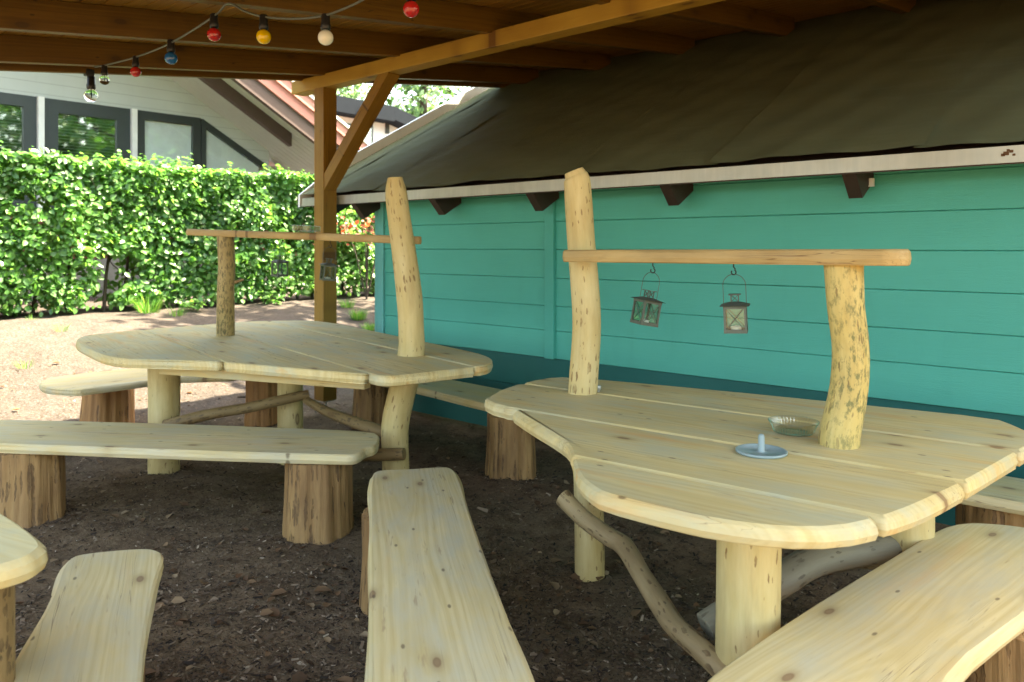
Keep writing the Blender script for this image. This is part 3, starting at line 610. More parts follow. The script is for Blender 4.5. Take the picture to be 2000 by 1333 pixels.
logpart('stretcher', [PD(1378, 1225, 2.36), PD(1450, 1180, 2.40), PD(1525, 1135, 2.46), PD(1580, 1102, 2.54), PD(1640, 1086, 2.62), PD(1745, 1070, 2.74)], [.042, .046, .05, .05, .05, .048], 'branchgrey', tR, 16, .07)
logpart('stretcher', [PD(1640, 1094, 2.95), PD(1725, 1102, 2.85), PD(1800, 1108, 2.78)], [.022, .025, .025], 'branchlight', tR, 12, .06)
b = MB(); c1, c2 = PD(1427, 1076, 2.02), PD(1640, 925, 2.75); c1.z = c2.z = ZR-.055-.023; b.beam(c1, c2, .055, .042, bev=.004); b.build('batten', M['plank'], tR); b = MB()
c1, c2 = PD(1200, 900, 3.1), PD(1160, 790, 3.75); c1.z = c2.z = ZR-.055-.023; b.beam(c1, c2, .06, .042, bev=.004); b.build('batten', M['plank'], tR)
b = MB(); p = P(1168, 766, ZR); b.lathe([(.0, .03), (.012, .03), (.014, .026), (.014, .012), (.009, .01), (.009, -.004)], p, 12); b.build('bolt', M['galv'], tR)
# --- far table
ZL = .83
Lo = pz([(146, 668), (152, 660), (180, 653), (330, 640), (470, 628), (560, 626), (620, 626), (680, 636), (800, 661), (930, 688), (960, 698), (964, 706), (950, 714), (880, 722), (800, 731), (760, 735), (715, 731), (600, 722), (450, 708), (330, 704), (240, 702), (205, 697), (165, 680)], ZL)
angL = direct(P(454, 652, ZL), P(722, 730, ZL)); nL = Vector((-math.sin(angL), math.cos(angL)))
cuts = [nL.dot(P(*q, ZL).xy) for q in ((370, 680), (590, 691), (650, 655))]
tL = thing('picnic_table', c2w(-1.2, 4.9, 0), 'far picnic table with angular top, in front of the square canopy post', 'picnic table', 'rustic picnic tables with log uprights')
tabletop(Lo, ZL, angL, cuts, tL)
qu = P(800, 696, ZL)+away*.06; Yu = 4.42
logpart('upright', [PD(776, 992, 4.42)+Vector((0, 0, -.06)), PD(772, 900, 4.42), PD(772, 830, 4.42), PD(786, 765, 4.42), (qu.x, qu.y, ZL), PD(803, 640, Yu), PD(800, 580, Yu), PD(790, 500, Yu), PD(780, 430, Yu), PD(774, 380, Yu), PD(772, 356, Yu)], [.078, .076, .078, .078, .076, .072, .074, .07, .066, .064, .05], 'log', tL, 24, tip=.3)
qv = P(435, 657, ZL)+away*.05; Yv = 5.36
logpart('upright', [(qv.x, qv.y, ZL-.03), (qv.x, qv.y, ZL+.03), PD(441, 560, Yv), PD(443, 520, Yv), PD(440, 462, Yv)], [.062, .061, .058, .058, .058], 'logdark', tL, 20)
b = MB(); kp = PD(458, 552, Yv-.02); b.tube([kp, kp+Vector((.035, .05, .02))], [.012, .008], 8); b.build('branch_stub', M['branch'], tL)
b0, b1 = PD(368, 453, 5.55), PD(821, 468, 4.48); dB = b1-b0; nB = Vector((-dB.y, dB.x, 0)).normalized()
bo = [b0-nB*.03, b0+dB*.04-nB*.05, b0+dB*.5-nB*.05, b1-dB*.04-nB*.045, b1-nB*.03, b1+nB*.03, b1-dB*.05+nB*.045, b0+dB*.5+nB*.05, b0+dB*.05+nB*.05, b0+nB*.03]
bar(bo, 1.582, 1.512, .046, direct(b0, b1), tL)
qa = P(308, 926, 0)+away*.09; logpart('leg', [(qa.x, qa.y, -.06), (qa.x, qa.y, .3), (qa.x, qa.y, ZL-.057)], [.1, .096, .1], 'log', tL, 24, .03)
qb = c2w(-1.5, 5.2, 0); logpart('leg', [(qb.x, qb.y, -.05), (qb.x, qb.y, .4), (qb.x, qb.y, ZL-.057)], [.086, .085, .085], 'log', tL, 20, .03)
qc = c2w(-2.3, 6.0, 0)
logpart('stretcher', [PD(322, 832, 4.86), PD(400, 812, 4.88), PD(480, 798, 4.95), PD(545, 783, 5.0), PD(603, 770, 5.05)], [.04, .036, .034, .034, .028], 'branch', tL, 14, .07)
logpart('stretcher', [PD(597, 782, 5.05), PD(640, 805, 4.9), PD(690, 825, 4.7), PD(730, 838, 4.55), PD(775, 850, 4.42)], [.026, .032, .034, .034, .03], 'branch', tL, 14, .08)
logpart('stretcher', [PD(320, 880, 4.85), PD(520, 885, 4.6), PD(700, 889, 4.36), PD(789, 887, 4.28)], [.036, .036, .036, .034], 'branch', tL, 14, .06)
b = MB(); c1, c2 = PD(318, 722, 4.45), PD(718, 748, 3.97); c1.z = c2.z = ZL-.055-.03; b.beam(c1, c2, .06, .056, bev=.006); b.build('batten', M['plank'], tL); b = MB()
c1 = P(300, 648, ZL-.085); c2 = P(640, 640, ZL-.085); b.beam(c1, c2, .06, .05, bev=.006); b.build('batten', M['plank'], tL)
# --- table cut off by the left frame edge
ZD = .80
Do = [c2w(*q, 0) for q in [(-1.015, 1.645), (-1.03, 1.70), (-1.26, 1.90), (-1.6, 2.15), (-2.1, 2.2), (-2.5, 1.9), (-2.6, 1.4), (-2.3, 1.0), (-1.7, .95), (-1.25, 1.3), (-1.07, 1.55), (-1.02, 1.60)]]
tD = thing('picnic_table', c2w(-1.8, 1.6, 0), 'picnic table of which only a rounded corner shows at the lower left edge', 'picnic table', 'rustic picnic tables with log uprights')
tabletop(Do, ZD, .35, [Vector((-math.sin(.35), math.cos(.35))).dot(c2w(-1.8+dx, 1.6, 0).xy) for dx in (-.38, 0, .38)], tD)
for (X, Y) in ((-1.235, 1.78), (-2.2, 1.85), (-1.9, 1.2)):
    q = c2w(X, Y, 0); logpart('leg', [(q.x, q.y, -.05), (q.x, q.y, .4), (q.x, q.y, ZD-.057)], [.072, .07, .07], 'branch' if X > -1.5 else 'log', tD, 20, .03)

# ================================================================== LANTERNS (hung from hooks under the crossbars)
def hook(p, parent, ang):
    """p = underside of the bar"""
    dx = Vector((math.cos(ang), math.sin(ang), 0)); b = MB(); r = .009; pts = [p+Vector((0, 0, .012)), p+Vector((0, 0, -.012)), p+dx*.006+Vector((0, 0, -.02))]
    c = p+Vector((0, 0, -.031))
    for k in range(9): a = R(70-k*36); pts.append(c+dx*(r*math.cos(a))+Vector((0, 0, r*math.sin(a))))
    b.tube(pts, .0024, 8); b.build('hook', M['iron'], parent); return c+Vector((0, 0, -r+.002))
def make_lantern(label, group):
    t = thing('lantern', (0, 0, 0), label, 'lantern', group); s, h = .036, .088; b = MB()       # origin: the top of the wire handle
    zb_ = -.205; zt_ = zb_+h
    for sx in (-1, 1):
        for sy in (-1, 1): b.box((sx*s, sy*s, (zb_+zt_)/2), (.0075, .0075, h))
    for z in (zb_, zt_):
        for sg in (-1, 1): b.box((0, sg*s, z), (2*s+.009, .0093, .013)); b.box((sg*s, 0, z), (.0093, 2*s-.01, .0128))
    for sg in (-1, 1):
        for a in (1, -1):
            b.tube([(-s*a, sg*(s+.002), zb_), (s*a, sg*(s+.0022*a), zt_)], .0014, 6); b.tube([(sg*(s+.002), -s*a, zb_), (sg*(s+.002), s*a, zt_)], .0014, 6)
    b.box((0, 0, zb_-.003), (2*s+.002, 2*s+.002, .004)); b.build('frame', M['zinc'], t, True)
    b = MB(); e = .052; b.add([(-e, -e, zt_+.004), (e, -e, zt_+.004), (e, e, zt_+.004), (-e, e, zt_+.004), (-.016, -.016, zt_+.016), (.016, -.016, zt_+.016), (.016, .016, zt_+.016), (-.016, .016, zt_+.016)], [(0, 1, 2, 3), (0, 1, 5, 4), (1, 2, 6, 5), (2, 3, 7, 6), (3, 0, 4, 7), (4, 5, 6, 7)], [(0, 0, 0)]*8)
    for sx in (-1, 1):
        for sy in (-1, 1): b.box((sx*.013, sy*.013, zt_+.029), (.003, .003, .026))
    for sg in (-1, 1):
        for a in (1, -1): b.tube([(-.013*a, sg*.013, zt_+.016), (.013*a, sg*.013, zt_+.042)], .001, 5); b.tube([(sg*.013, -.013*a, zt_+.016), (sg*.013, .013*a, zt_+.042)], .001, 5)
    b.box((0, 0, zt_+.043), (.042, .042, .003)); b.build('cap', M['zinc'], t, True)
    b = MB()
    for sg in (-1, 1): b.box((0, sg*(s-.001), (zb_+zt_)/2), (2*s-.008, .001, h-.01)); b.box((sg*(s-.001), 0, (zb_+zt_)/2), (.001, 2*s-.008, h-.01))
    b.build('glass', M['lpane'], t, True)
    b = MB(); pts = [(.04*math.cos(R(a)), 0, -.04+.04*math.sin(R(a))) for a in range(0, 181, 15)]; b.tube([(.04, 0, zt_+.006)]+pts+[(-.04, 0, zt_+.006)], .0013, 6, cap=False); b.build('handle', M['zinc'], t, True)
    return t
lp = make_lantern('x', 'small glass lanterns with crossed wire sides'); first = True
def hang(px, Y, zbar, parent, rz, tilt, label, clabel):
    global first
    p = PD(px, 500, Y); p.z = zbar; q = hook(p, parent, R(48))
    o = lp if first else copy_tree(lp); first = False; o['label'] = label; o.location = q; o.rotation_euler = (tilt[0], tilt[1], R(rz))
    Mx = o.rotation_euler.to_matrix(); b = MB(); b.lathe([(0, .0), (.018, .0), (.019, .002), (.019, .015), (.017, .0155), (.016, .013), (.004, .013), (.0015, .014), (.0012, .02), (0, .02)], (0, 0, 0), 16)
    c = b.build('tealight', M['wax']); c.location = q+Mx @ Vector((0, 0, -.2055)); c.rotation_euler = o.rotation_euler; tag(c, clabel, 'candle', 'tealights inside the lanterns')
hang(1275, 3.06, 1.387, tR, 66, (.05, .17), 'tilted lantern hanging on the near table crossbar, closer to its tall upright', 'white tealight in the tilted lantern beside the tall upright')
hang(1433, 2.80, 1.389, tR, 22, (.03, -.04), 'straight hanging lantern on the near table crossbar, closer to the mossy upright', 'white tealight in the lantern closer to the mossy upright')
hang(547, 5.10, 1.505, tL, 90, (.02, .0), 'dark lantern on the far table crossbar, seen against the hedge', 'tealight in the lantern seen against the hedge')
hang(645, 4.87, 1.487, tL, 72, (.03, .08), 'dark lantern on the far table crossbar, seen against the square post', 'tealight in the lantern seen against the square post')
# ------------------------------------------------------------------ small things on the near table
p = P(1550, 846, ZR); b = MB(); n = 96
prof = [(.0, .001), (.055, .001), (.066, .004), (.075, .03), (.083, .040), (.084, .043), (.080, .043), (.072, .034), (.063, .010), (.05, .007), (0, .007)]
b.lathe(prof, (0, 0, 0), 160, rib=.03, ribn=40); o = b.build('ashtray', M['bowl']); o.location = p+Vector((0, 0, .0005)); tag(o, 'round ribbed glass ashtray on the near table beside the mossy upright', 'ashtray')
p = P(1487, 886, ZR); t = thing('candle_stand', p, 'blue grey plastic disc with an upright peg on the near table', 'disc')
b = MB(); b.lathe([(0, .001), (.07, .001), (.078, .004), (.079, .010), (.076, .012), (.071, .011), (.069, .007), (0, .006)], (0, 0, 0), 48); b.build('disc', M['greyplastic'], t, True)
b = MB(); b.lathe([(.014, .0065), (.0105, .010), (.010, .052), (.0085, .058), (.005, .061), (0, .0615)], (0, 0, 0), 20); b.build('peg', M['greyplastic'], t, True)
p = PD(598, 452, 4.95); d = direct(PD(368, 453, 5.55), PD(821, 468, 4.48)); b = MB(); rr = Matrix.Rotation(d, 3, 'Z')
b.box((0, 0, .004), (.165, .09, .006), bev=.002); 
for sg in (-1, 1): b.box((sg*.081, 0, .024), (.006, .088, .034), bev=.002); b.box((0, sg*.044, .024), (.155, .006, .034), bev=.002)
for i in range(13): 
    for sg in (-1, 1): b.box((-.072+i*.012, sg*.048, .022), (.005, .003, .028))
o = b.build('glass_dish', M['bowl']); o.location = (p.x, p.y, 1.548); o.rotation_euler = (0, .06, d); tag(o, 'small rectangular glass dish lying on the far table crossbar', 'dish')

# ================================================================== STRING LIGHTS
st = thing('string_lights', PD(445, 8, 3.91), 'string of coloured bulbs in black sockets slung under the canopy rafters', 'string lights')
cab = [PD(186, 131, 5.32), PD(204, 128, 5.22), PD(265, 112, 4.85), PD(334, 84, 4.48), PD(418, 32, 4.02), PD(445, 7, 3.90), PD(478, 22, 3.8), PD(515, 33, 3.68), PD(575, 37, 3.56), PD(632, 31, 3.46), PD(680, 14, 3.36), PD(735, -12, 3.26), PD(800, -30, 3.2), PD(880, -60, 3.1)]
b = MB(); b.tube(cab, .0055, 8, sub=5); b.build('cable', M['cable'], st)
def bulbs(px, py, Y, r, m, parent, clear=False):
    top = PD(px, py, Y); s = r/.034; b = MB(); z = top.z
    b.lathe([(0, .006), (.016*s, .006), (.019*s, 0), (.0195*s, -.035*s), (.022*s, -.04*s), (.022*s, -.058*s), (.017*s, -.064*s), (0, -.064*s)], top, 16); so = b.build('socket', M['rubber'], parent)
    zc = -.062*s; prof = [(.011*s, zc+.004), (.013*s, zc-.004*s)]
    for k in range(11): a = R(62-k*15.2); prof.append((r*math.cos(a), zc-.034*s+r*math.sin(a)))
    prof.append((0, zc-.034*s-r)); b = MB(); b.lathe(prof, top, 20); b.build('bulb', M[m], so)
    if clear:
        b = MB(); b.tube([top+Vector((0, 0, zc)), top+Vector((.004, 0, zc-.03*s)), top+Vector((-.006, .004, zc-.042*s))], .0025*s, 6); b.build('filament', M['zinc'], so)
for (px, py, Y, r, m) in ((204, 130, 5.22, .033, 'bclear'), (265, 112, 4.85, .033, 'bred'), (334, 80, 4.48, .036, 'bblue'), (418, 30, 4.02, .036, 'bred'), (515, 32, 3.68, .035, 'byel'), (636, 31, 3.46, .035, 'bwhite'), (803, -28, 3.2, .035, 'bred')):
    bulbs(px, py, Y, r, m, st, m == 'bclear')
gl = thing('globe_lamp', PX(176, 150, -6.02), 'large clear glass globe bulb in a black holder on the outer canopy rafter', 'lamp'); bulbs(178, 151, 5.62, .048, 'bclear', gl, True)
b = MB(); p = PD(170, 147, 5.62); b.box((-6.02, p.y, p.z+.01), (.06, .06, .05), bev=.01); b.build('holder', M['rubber'], gl)

# ================================================================== HEDGE
HX0, HX1, HY0, HY1 = -10.55, -11.45, -1.5, 11.5
hd = thing('beech_hedge', (-11.0, 5, .6), 'clipped leafy green hedge along the sandy ground in front of the pale house', 'hedge')
b = MB(); yv = HY0+.2
while yv < HY1:
    x = -11.0+random.uniform(-.18, .18); g = float(gz(x, yv)); tilt = random.uniform(-.25, .25); hgt = random.uniform(1.3, 1.75)
    pts = [(x, yv, g-.05), (x+random.uniform(-.05, .05), yv+tilt*.3, g+.5), (x+random.uniform(-.1, .1), yv+tilt*.7, g+1.0), (x+random.uniform(-.15, .15), yv+tilt, g+hgt)]
    b.tube(pts, [.028, .022, .016, .006], 7, .08, sub=2)
    for k in range(5):
        z0 = random.uniform(.3, 1.5); a = random.uniform(0, 6.28); bp = Vector((x, yv+tilt*z0*.55, g+z0)); b.tube([bp, bp+Vector((.3*math.cos(a), .35*math.sin(a), .15)), bp+Vector((.45*math.cos(a), .6*math.sin(a), .38))], [.010, .007, .003], 5)
    yv += random.uniform(.25, .42)
b.build('stems', M['twig'], hd)
def hedge_leaves(n):
    y = rng.uniform(HY0, HY1, n); u = rng.random(n); side = rng.random(n)
    z = rng.random(n)**.85; xx = np.where(side < .62, HX0-np.abs(rng.normal(0, .13, n)), np.where(side < .8, HX1+np.abs(rng.normal(0, .12, n)), rng.uniform(HX1, HX0, n)))
    top = 1.98+.07*vnoise(y, y*0+3, 1.3, 5)+.12*vnoise(y, xx, 4.1, 6)
    zz = .08+z*(top-.08); ontop = rng.random(n) < .17; zz = np.where(ontop, top-np.abs(rng.normal(0, .07, n)), zz); xx = np.where(ontop, rng.uniform(HX1, HX0, n), xx)
    xx = xx+.16*vnoise(y, zz, 1.6, 8)+.12*vnoise(y, zz, 4.2, 9)
    dens = vnoise(y, zz, 2.1, 21)+.6*vnoise(y, zz, 5.5, 22); low = np.clip((.75-zz)/.75, 0, 1)
    keep = (dens > -.31-.04*low) | ((dens > -.38) & (rng.random(n) < .42)*(zz > .5)) | ontop
    # low sprays of ground ivy at the foot
    base = np.stack([xx, y, zz], 1)[keep]; base[:, 2] += gz(base[:, 0], base[:, 1]); return base, ontop[keep]
pos, onT = hedge_leaves(86000); n = len(pos)
shoot = []
for i in range(150):
    y = rng.uniform(HY0, HY1); x = rng.uniform(HX1, HX0); z = 2.55+rng.uniform(-.03, .03); L = rng.uniform(.08, .26); dx, dy = rng.normal(0, .35, 2)
    for k in range(int(L/.03)): t_ = (k+1)*.03; shoot.append((x+dx*t_, y+dy*t_, z+t_))
pos = np.concatenate([pos, np.array(shoot)]); onT = np.concatenate([onT, np.ones(len(shoot), bool)]); n = len(pos)
nrm = np.stack([np.full(n, .75)+rng.normal(0, .45, n), rng.normal(0, .5, n), .55+rng.normal(0, .4, n)], 1); dr = np.stack([rng.normal(.2, .5, n), rng.normal(0, .8, n), rng.normal(-.45, .45, n)], 1)
nrm[onT] = np.array((.15, .1, 1.))+rng.normal(0, .35, (onT.sum(), 3)); dr[onT, 2] *= .3
rn = np.clip(.45+.5*vnoise(pos[:, 1], pos[:, 2], 1.7, 31)+rng.normal(0, .2, n), 0, 1)
leaves('foliage', pos, dr, nrm, rng.uniform(.045, .108, n), M['hedge'], hd, 1.05, rn)

# ================================================================== plants at the hedge foot, grass
def tuft(px, py, zz, n, h, label, group):
    c = P(px, py, zz); c.z = float(gz(c.x, c.y)); t = thing('grass_tuft', c, label, 'grass', group)
    a = rng.uniform(0, 6.28, n); r_ = rng.random(n)**.5*.05*(1+h*5); pos = np.stack([c.x+r_*np.cos(a), c.y+r_*np.sin(a), np.full(n, c.z-.01)], 1)
    d = np.stack([np.cos(a)*rng.uniform(.1, .7, n), np.sin(a)*rng.uniform(.1, .7, n), np.ones(n)], 1); tv = np.array([(-.02, 0, 0), (.02, 0, 0), (-.016, .5, .03), (.016, .5, .03), (0, 1, .22)], float)
    leaves('blades', pos, d, np.stack([np.cos(a), np.sin(a), np.zeros(n)], 1), rng.uniform(.4, 1, n)*h, M['grass'], t, 1., None, tv, [(0, 1, 3, 2), (2, 3, 4)])
gg = 'grass tufts growing in the sand'
tuft(290, 615, .55, 130, .34, 'tall grass tuft growing at the hedge foot near the dark log upright', gg); tuft(345, 622, .52, 60, .20, 'short grass tuft beside the tall one at the hedge foot', gg)
tuft(120, 700, .2, 40, .13, 'thin grass tuft on the open sand at the far left', gg); tuft(48, 770, .02, 50, .12, 'sparse grass tuft left of the sunlit bench', gg)
tuft(700, 632, .35, 220, .22, 'lush low grass tuft beside the shed corner', gg); tuft(722, 645, .3, 160, .18, 'low grass tuft nearest to the shed corner board', gg); tuft(678, 618, .4, 130, .2, 'grass tuft just right of the square post', gg); tuft(65, 655, .4, 30, .12, 'faint grass tuft on the bank below the hedge', gg)
def shrub(px, py, zz, n, r_, h, label):
    c = P(px, py, zz); c.z = float(gz(c.x, c.y)); t = thing('leafy_seedling', c, label, 'plant', 'leafy plants sprawling at the hedge foot')
    b = MB(); q = []
    for k in range(7):
        a = random.uniform(0, 6.28); e = c+Vector((math.cos(a)*r_*random.uniform(.4, 1), math.sin(a)*r_*random.uniform(.4, 1), h*random.uniform(.4, 1))); b.tube([c, (c+e)/2+Vector((0, 0, .03)), e], [.004, .003, .002], 5); q += [c+(e-c)*random.uniform(.3, 1.05) for _ in range(n//7)]
    b.build('stems', M['twig'], t); pos = np.array([tuple(v) for v in q]); n = len(pos); leaves('foliage', pos, np.stack([rng.normal(.3, .6, n), rng.normal(0, .7, n), rng.normal(0, .3, n)], 1), np.stack([rng.normal(.2, .3, n), rng.normal(0, .3, n), np.ones(n)], 1), rng.uniform(.06, .10, n), M['hedge'], t, 1.1)
shrub(40, 622, .55, 90, .38, .25, 'leafy plant sprawling at the hedge foot at the far left'); shrub(130, 612, .55, 60, .3, .22, 'leafy plant at the hedge foot between the far left one and the tall grass'); shrub(375, 612, .55, 60, .25, .22, 'leafy plant at the hedge foot just left of the dark log upright'); shrub(530, 600, .55, 50, .25, .2, 'leafy plant at the hedge foot under the hanging lanterns')

M['redleaf'] = rndmat('red_leaf', [(0, (.16, .03, .02)), (.6, (.32, .07, .04)), (1, (.42, .16, .06))], .45, .4, (1.5, 1., .8))
c = PX(716, 470, -10.2); c.z = float(gz(c.x, c.y)); rs = thing('red_leaved_shrub', c, 'red leaved shrub showing between the square post and the shed corner', 'shrub'); q = []; b = MB()
for k in range(9):
    a = random.uniform(0, 6.28); e = c+Vector((math.cos(a)*.25, math.sin(a)*.4, random.uniform(1.2, 1.6))); b.tube([c, (c+e)/2+Vector((0, 0, .1)), e], [.012, .008, .003], 6); q += [c+(e-c)*random.uniform(.78, 1.06)+Vector((random.gauss(0, .06), random.gauss(0, .09), random.gauss(0, .06))) for _ in range(16)]
b.build('stems', M['twig'], rs); pos = np.array([tuple(v) for v in q]); n = len(pos); leaves('foliage', pos, np.stack([rng.normal(.3, .5, n), rng.normal(0, .7, n), rng.normal(-.3, .4, n)], 1), np.stack([np.full(n, .7)+rng.normal(0, .3, n), rng.normal(0, .4, n), np.full(n, .6)], 1), rng.uniform(.05, .10, n), M['redleaf'], rs)

# ================================================================== ground litter (nobody could count it)
def scatter(n, reg):
    out = []
    Y = np.exp(rng.uniform(np.log(1.25), np.log(8.0), n)); X = rng.uniform(-.72, .72, n)*Y; x = CY*X-SY*Y; y = SY*X+CY*Y
    k = (y < WY-.03) & (x > -9); return x[k], y[k]
x, y = scatter(190000, 0)
for (px_, py_, r_) in STUMPS:                 # crumbs gather round the stumps
    m_ = 420; a_ = rng.uniform(0, 6.28, m_); d_ = r_*1.05+np.abs(rng.normal(0, .035, m_)); x = np.concatenate([x, px_+d_*np.cos(a_)]); y = np.concatenate([y, py_+d_*np.sin(a_)])
n = len(x); z = gz(x, y)+rng.uniform(0, .006, n); a = rng.uniform(0, 6.28, n)
tv = np.array([(-.18, 0, 0), (.2, .05, .02), (.14, .95, .0), (-.12, 1, .05)], float)
dn = vnoise(x, y, 1.3, 40); k = (dn > -.28) | (rng.random(n) < .35); x, y, z, a = x[k], y[k], z[k], a[k]; n = len(x)
o = leaves('mulch', np.stack([x, y, z], 1), np.stack([np.cos(a), np.sin(a), rng.normal(0, .25, n)], 1), np.stack([rng.normal(0, .35, n), rng.normal(0, .35, n), np.ones(n)], 1), rng.lognormal(-4.7, .55, n), M['chip'], None, 1., np.clip(rng.beta(1.1, 1.7, n)+.2*vnoise(x, y, 2.2, 41), 0, 1), tv, [(0, 1, 2, 3)])
tag(o, 'wood chips and bark crumbs strewn over the soil', 'mulch', kind='stuff')
x, y = scatter(1500, 0); n = len(x); z = gz(x, y)+.012; a = rng.uniform(0, 6.28, n)
tv = LV.copy(); tv[:, 2] += np.array([.05, 0, .22, .2, .25, .12, .2])*.7
o = leaves('fallen_leaves', np.stack([x, y, z], 1), np.stack([np.cos(a), np.sin(a), rng.normal(0, .12, n)], 1), np.stack([rng.normal(0, .25, n), rng.normal(0, .25, n), np.ones(n)], 1), np.clip(rng.lognormal(-3.45, .42, n), .012, .08), M['dead'], None, 1.15, None, tv)
tag(o, 'brown fallen leaves lying on the soil', 'leaves', kind='stuff')
for i, (px, py, r_) in enumerate(((110, 998, .035),)):
    p = P(px, py, 0); p.z = float(gz(p.x, p.y)); bm = bmesh.new(); bmesh.ops.create_icosphere(bm, subdivisions=3, radius=1)
    for v in bm.verts: v.co *= 1+.12*math.sin(v.co.x*3+1)*math.sin(v.co.y*4)+.05*math.sin(v.co.z*7+v.co.x*5); v.co = Vector((v.co.x*r_*1.4, v.co.y*r_, v.co.z*r_*.6))
    me = bpy.data.meshes.new('stone'); bm.to_mesh(me); bm.free(); me.polygons.foreach_set('use_smooth', [True]*len(me.polygons)); me.materials.append(plain('grey_stone', (.12, .11, .10), .9, 0, .3, 30)); o = bpy.data.objects.new('stone', me); COL.objects.link(o); o.location = p; tag(o, 'grey stone on the soil beside the left bench stump', 'stone')

# ================================================================== HOUSE behind the hedge
HX = -14.5
ho = thing('gabled_house', (HX, 5, .6), 'pale grey house with dark framed windows and red trimmed gable behind the hedge', 'house')
RS = .57; RC = PX(340, 159, HX); rc = RC.z+RS*RC.y; rdy = .6; rdz = rc-RS*rdy
def roofz(y): return rc-RS*y if y > rdy else rdz-RS*(rdy-y)
yL, yR = -7.5, PX(521, 290, HX).y+.05
heads = lambda px: 4.02
zH = PX(75, 190, HX).z; print('head', zH, PX(250, 213, HX).z, PX(390, 237, HX).z)
yv = lambda px: PX(px, 300, HX).y
yk = yv(392)                                  # where the sloping head starts
b = MB(); zt_ = zH+.0
b.slab([(HX, yL, 2.0), (HX, yv(-330), 2.0), (HX, yv(-330), zH), (HX, yk, zH), (HX, yv(515), zH-RS*(yv(515)-yk)), (HX, yR, zH-RS*(yv(515)-yk)-.15), (HX, yR, roofz(yR)), (HX, rdy, rdz), (HX, yL, roofz(yL))], (-1, 0, 0), .15)
b.slab([(HX, yv(512), 2.0), (HX, yR, 2.0), (HX, yR, 2.75), (HX, yv(512), 2.75)], (-1, 0, 0), .14)
b.build('wall', M['wall'], ho)
b = MB(); b.slab([(HX+.02, yL, 1.25), (HX+.02, yR+3, 1.25), (HX+.02, yR+3, 2.0), (HX+.02, yL, 2.0)], (-1, 0, 0), .15); b.build('red_wall_boards', M['rwall'], ho); b = MB(); b.slab([(HX+.04, yL, .4), (HX+.04, yR+3, .4), (HX+.04, yR+3, 1.245), (HX+.04, yL, 1.245)], (-1, 0, 0), .15); b.build('plinth', M['plinth'], ho)
b = MB(); xb = HX-5.5
b.slab([(HX-1.6, yL, .4), (HX-1.6, yR, .4), (HX-1.6, yR, roofz(yR)-.05), (HX-1.6, rdy, rdz-.05), (HX-1.6, yL, roofz(yL)-.05)], (-1, 0, 0), .1); b.build('room_back', M['room'], ho)
def window(y0, y1, z0, z1, fw, glass_in, blind, slope=None, cur=False):
    b = MB(); x = HX-.03
    if slope is None:
        b.box((x, (y0+y1)/2, z1-fw/2), (.08, y1-y0, fw)); b.box((x, (y0+y1)/2, z0+fw/2), (.08, y1-y0, fw)); b.box((x, y0+fw/2, (z0+z1)/2), (.078, fw, z1-z0-2*fw)); b.box((x, y1-fw/2, (z0+z1)/2), (.078, fw, z1-z0-2*fw))
        f = b.build('window', M['frame'], ho); a0, a1, c0, c1 = y0+fw, y1-fw, z0+fw, z1-fw
        b = MB(); gi = glass_in
        if gi:
            b.box((x+.012, (a0+a1)/2, c1-gi/2), (.06, a1-a0, gi)); b.box((x+.012, (a0+a1)/2, c0+gi/2), (.06, a1-a0, gi)); b.box((x+.012, a0+gi/2, (c0+c1)/2), (.058, gi, c1-c0-2*gi)); b.box((x+.012, a1-gi/2, (c0+c1)/2), (.058, gi, c1-c0-2*gi)); b.build('frame', M['frame'], f)
            a0, a1, c0, c1 = a0+gi, a1-gi, c0+gi, c1-gi
        b = MB(); b.box((x-.01, (a0+a1)/2, (c0+c1)/2), (.008, a1-a0, c1-c0)); b.build('pane', M['wpaneclear' if cur else 'wpane'], f)
        if blind:
            b = MB(); z = c0+.02; rt = Matrix.Rotation(.5, 3, 'Y')
            while z < c1-.01: b.box((x-.09, (a0+a1)/2, z), (.045, a1-a0-.01, .003), rt); z += .055
            b.build('blind', M['blind'], f)
        if cur:
            b = MB(); b.box((x-.035, (a0+a1)/2, (c0+c1)/2), (.01, a1-a0-.006, c1-c0-.006)); b.build('curtain', M['curtain'], f)
    else:
        zz = z1-RS*(y1-y0); fd = Vector((0, 1, -RS)).normalized(); b.beam((x, y0, z1-.06), (x, y1, zz-.06), .08, .12, (0, RS, 1), bev=0)
        b.box((x, y0+.05, (z0+z1)/2-.06), (.078, .1, z1-z0-.16)); b.box((x, (y0+y1)/2, z0+.05), (.076, y1-y0, .1)); f = b.build('window', M['frame'], ho)
        b = MB(); b.slab([(x-.01, y0+.1, z0+.1), (x-.01, y1-.05, z0+.1), (x-.01, y1-.05, zz-.1), (x-.01, y0+.1, z1-.18)], (-1, 0, 0), .008); b.build('pane', M['wpaneclear'], f)
        b = MB(); b.slab([(x-.035, y0+.1, z0+.1), (x-.035, y1-.05, z0+.1), (x-.035, y1-.05, zz-.1), (x-.035, y0+.1, z1-.18)], (-1, 0, 0), .01); b.build('curtain', M['curtain'], f)
window(yv(-150), yv(71), 2.03, zH, .09, .10, True); window(yv(-330), yv(-160), 2.03, zH, .09, .10, True)
window(yv(84), yv(254), 2.03, zH, .10, .13, True); window(yv(265), yk, 2.03, zH, .09, .07, False, None, True)
window(yk+.01, yv(513), 2.03, zH, .1, 0, False, True)
for pa, pb in ((-160, -150), (71.5, 83.5), (254.5, 264.5)):
    b = MB(); b.box((HX+.02, (yv(pa)+yv(pb))/2, (2.0+zH)/2), (.14, yv(pb)-yv(pa), zH-2.0)); b.build('mullion', M['wpost'], ho)
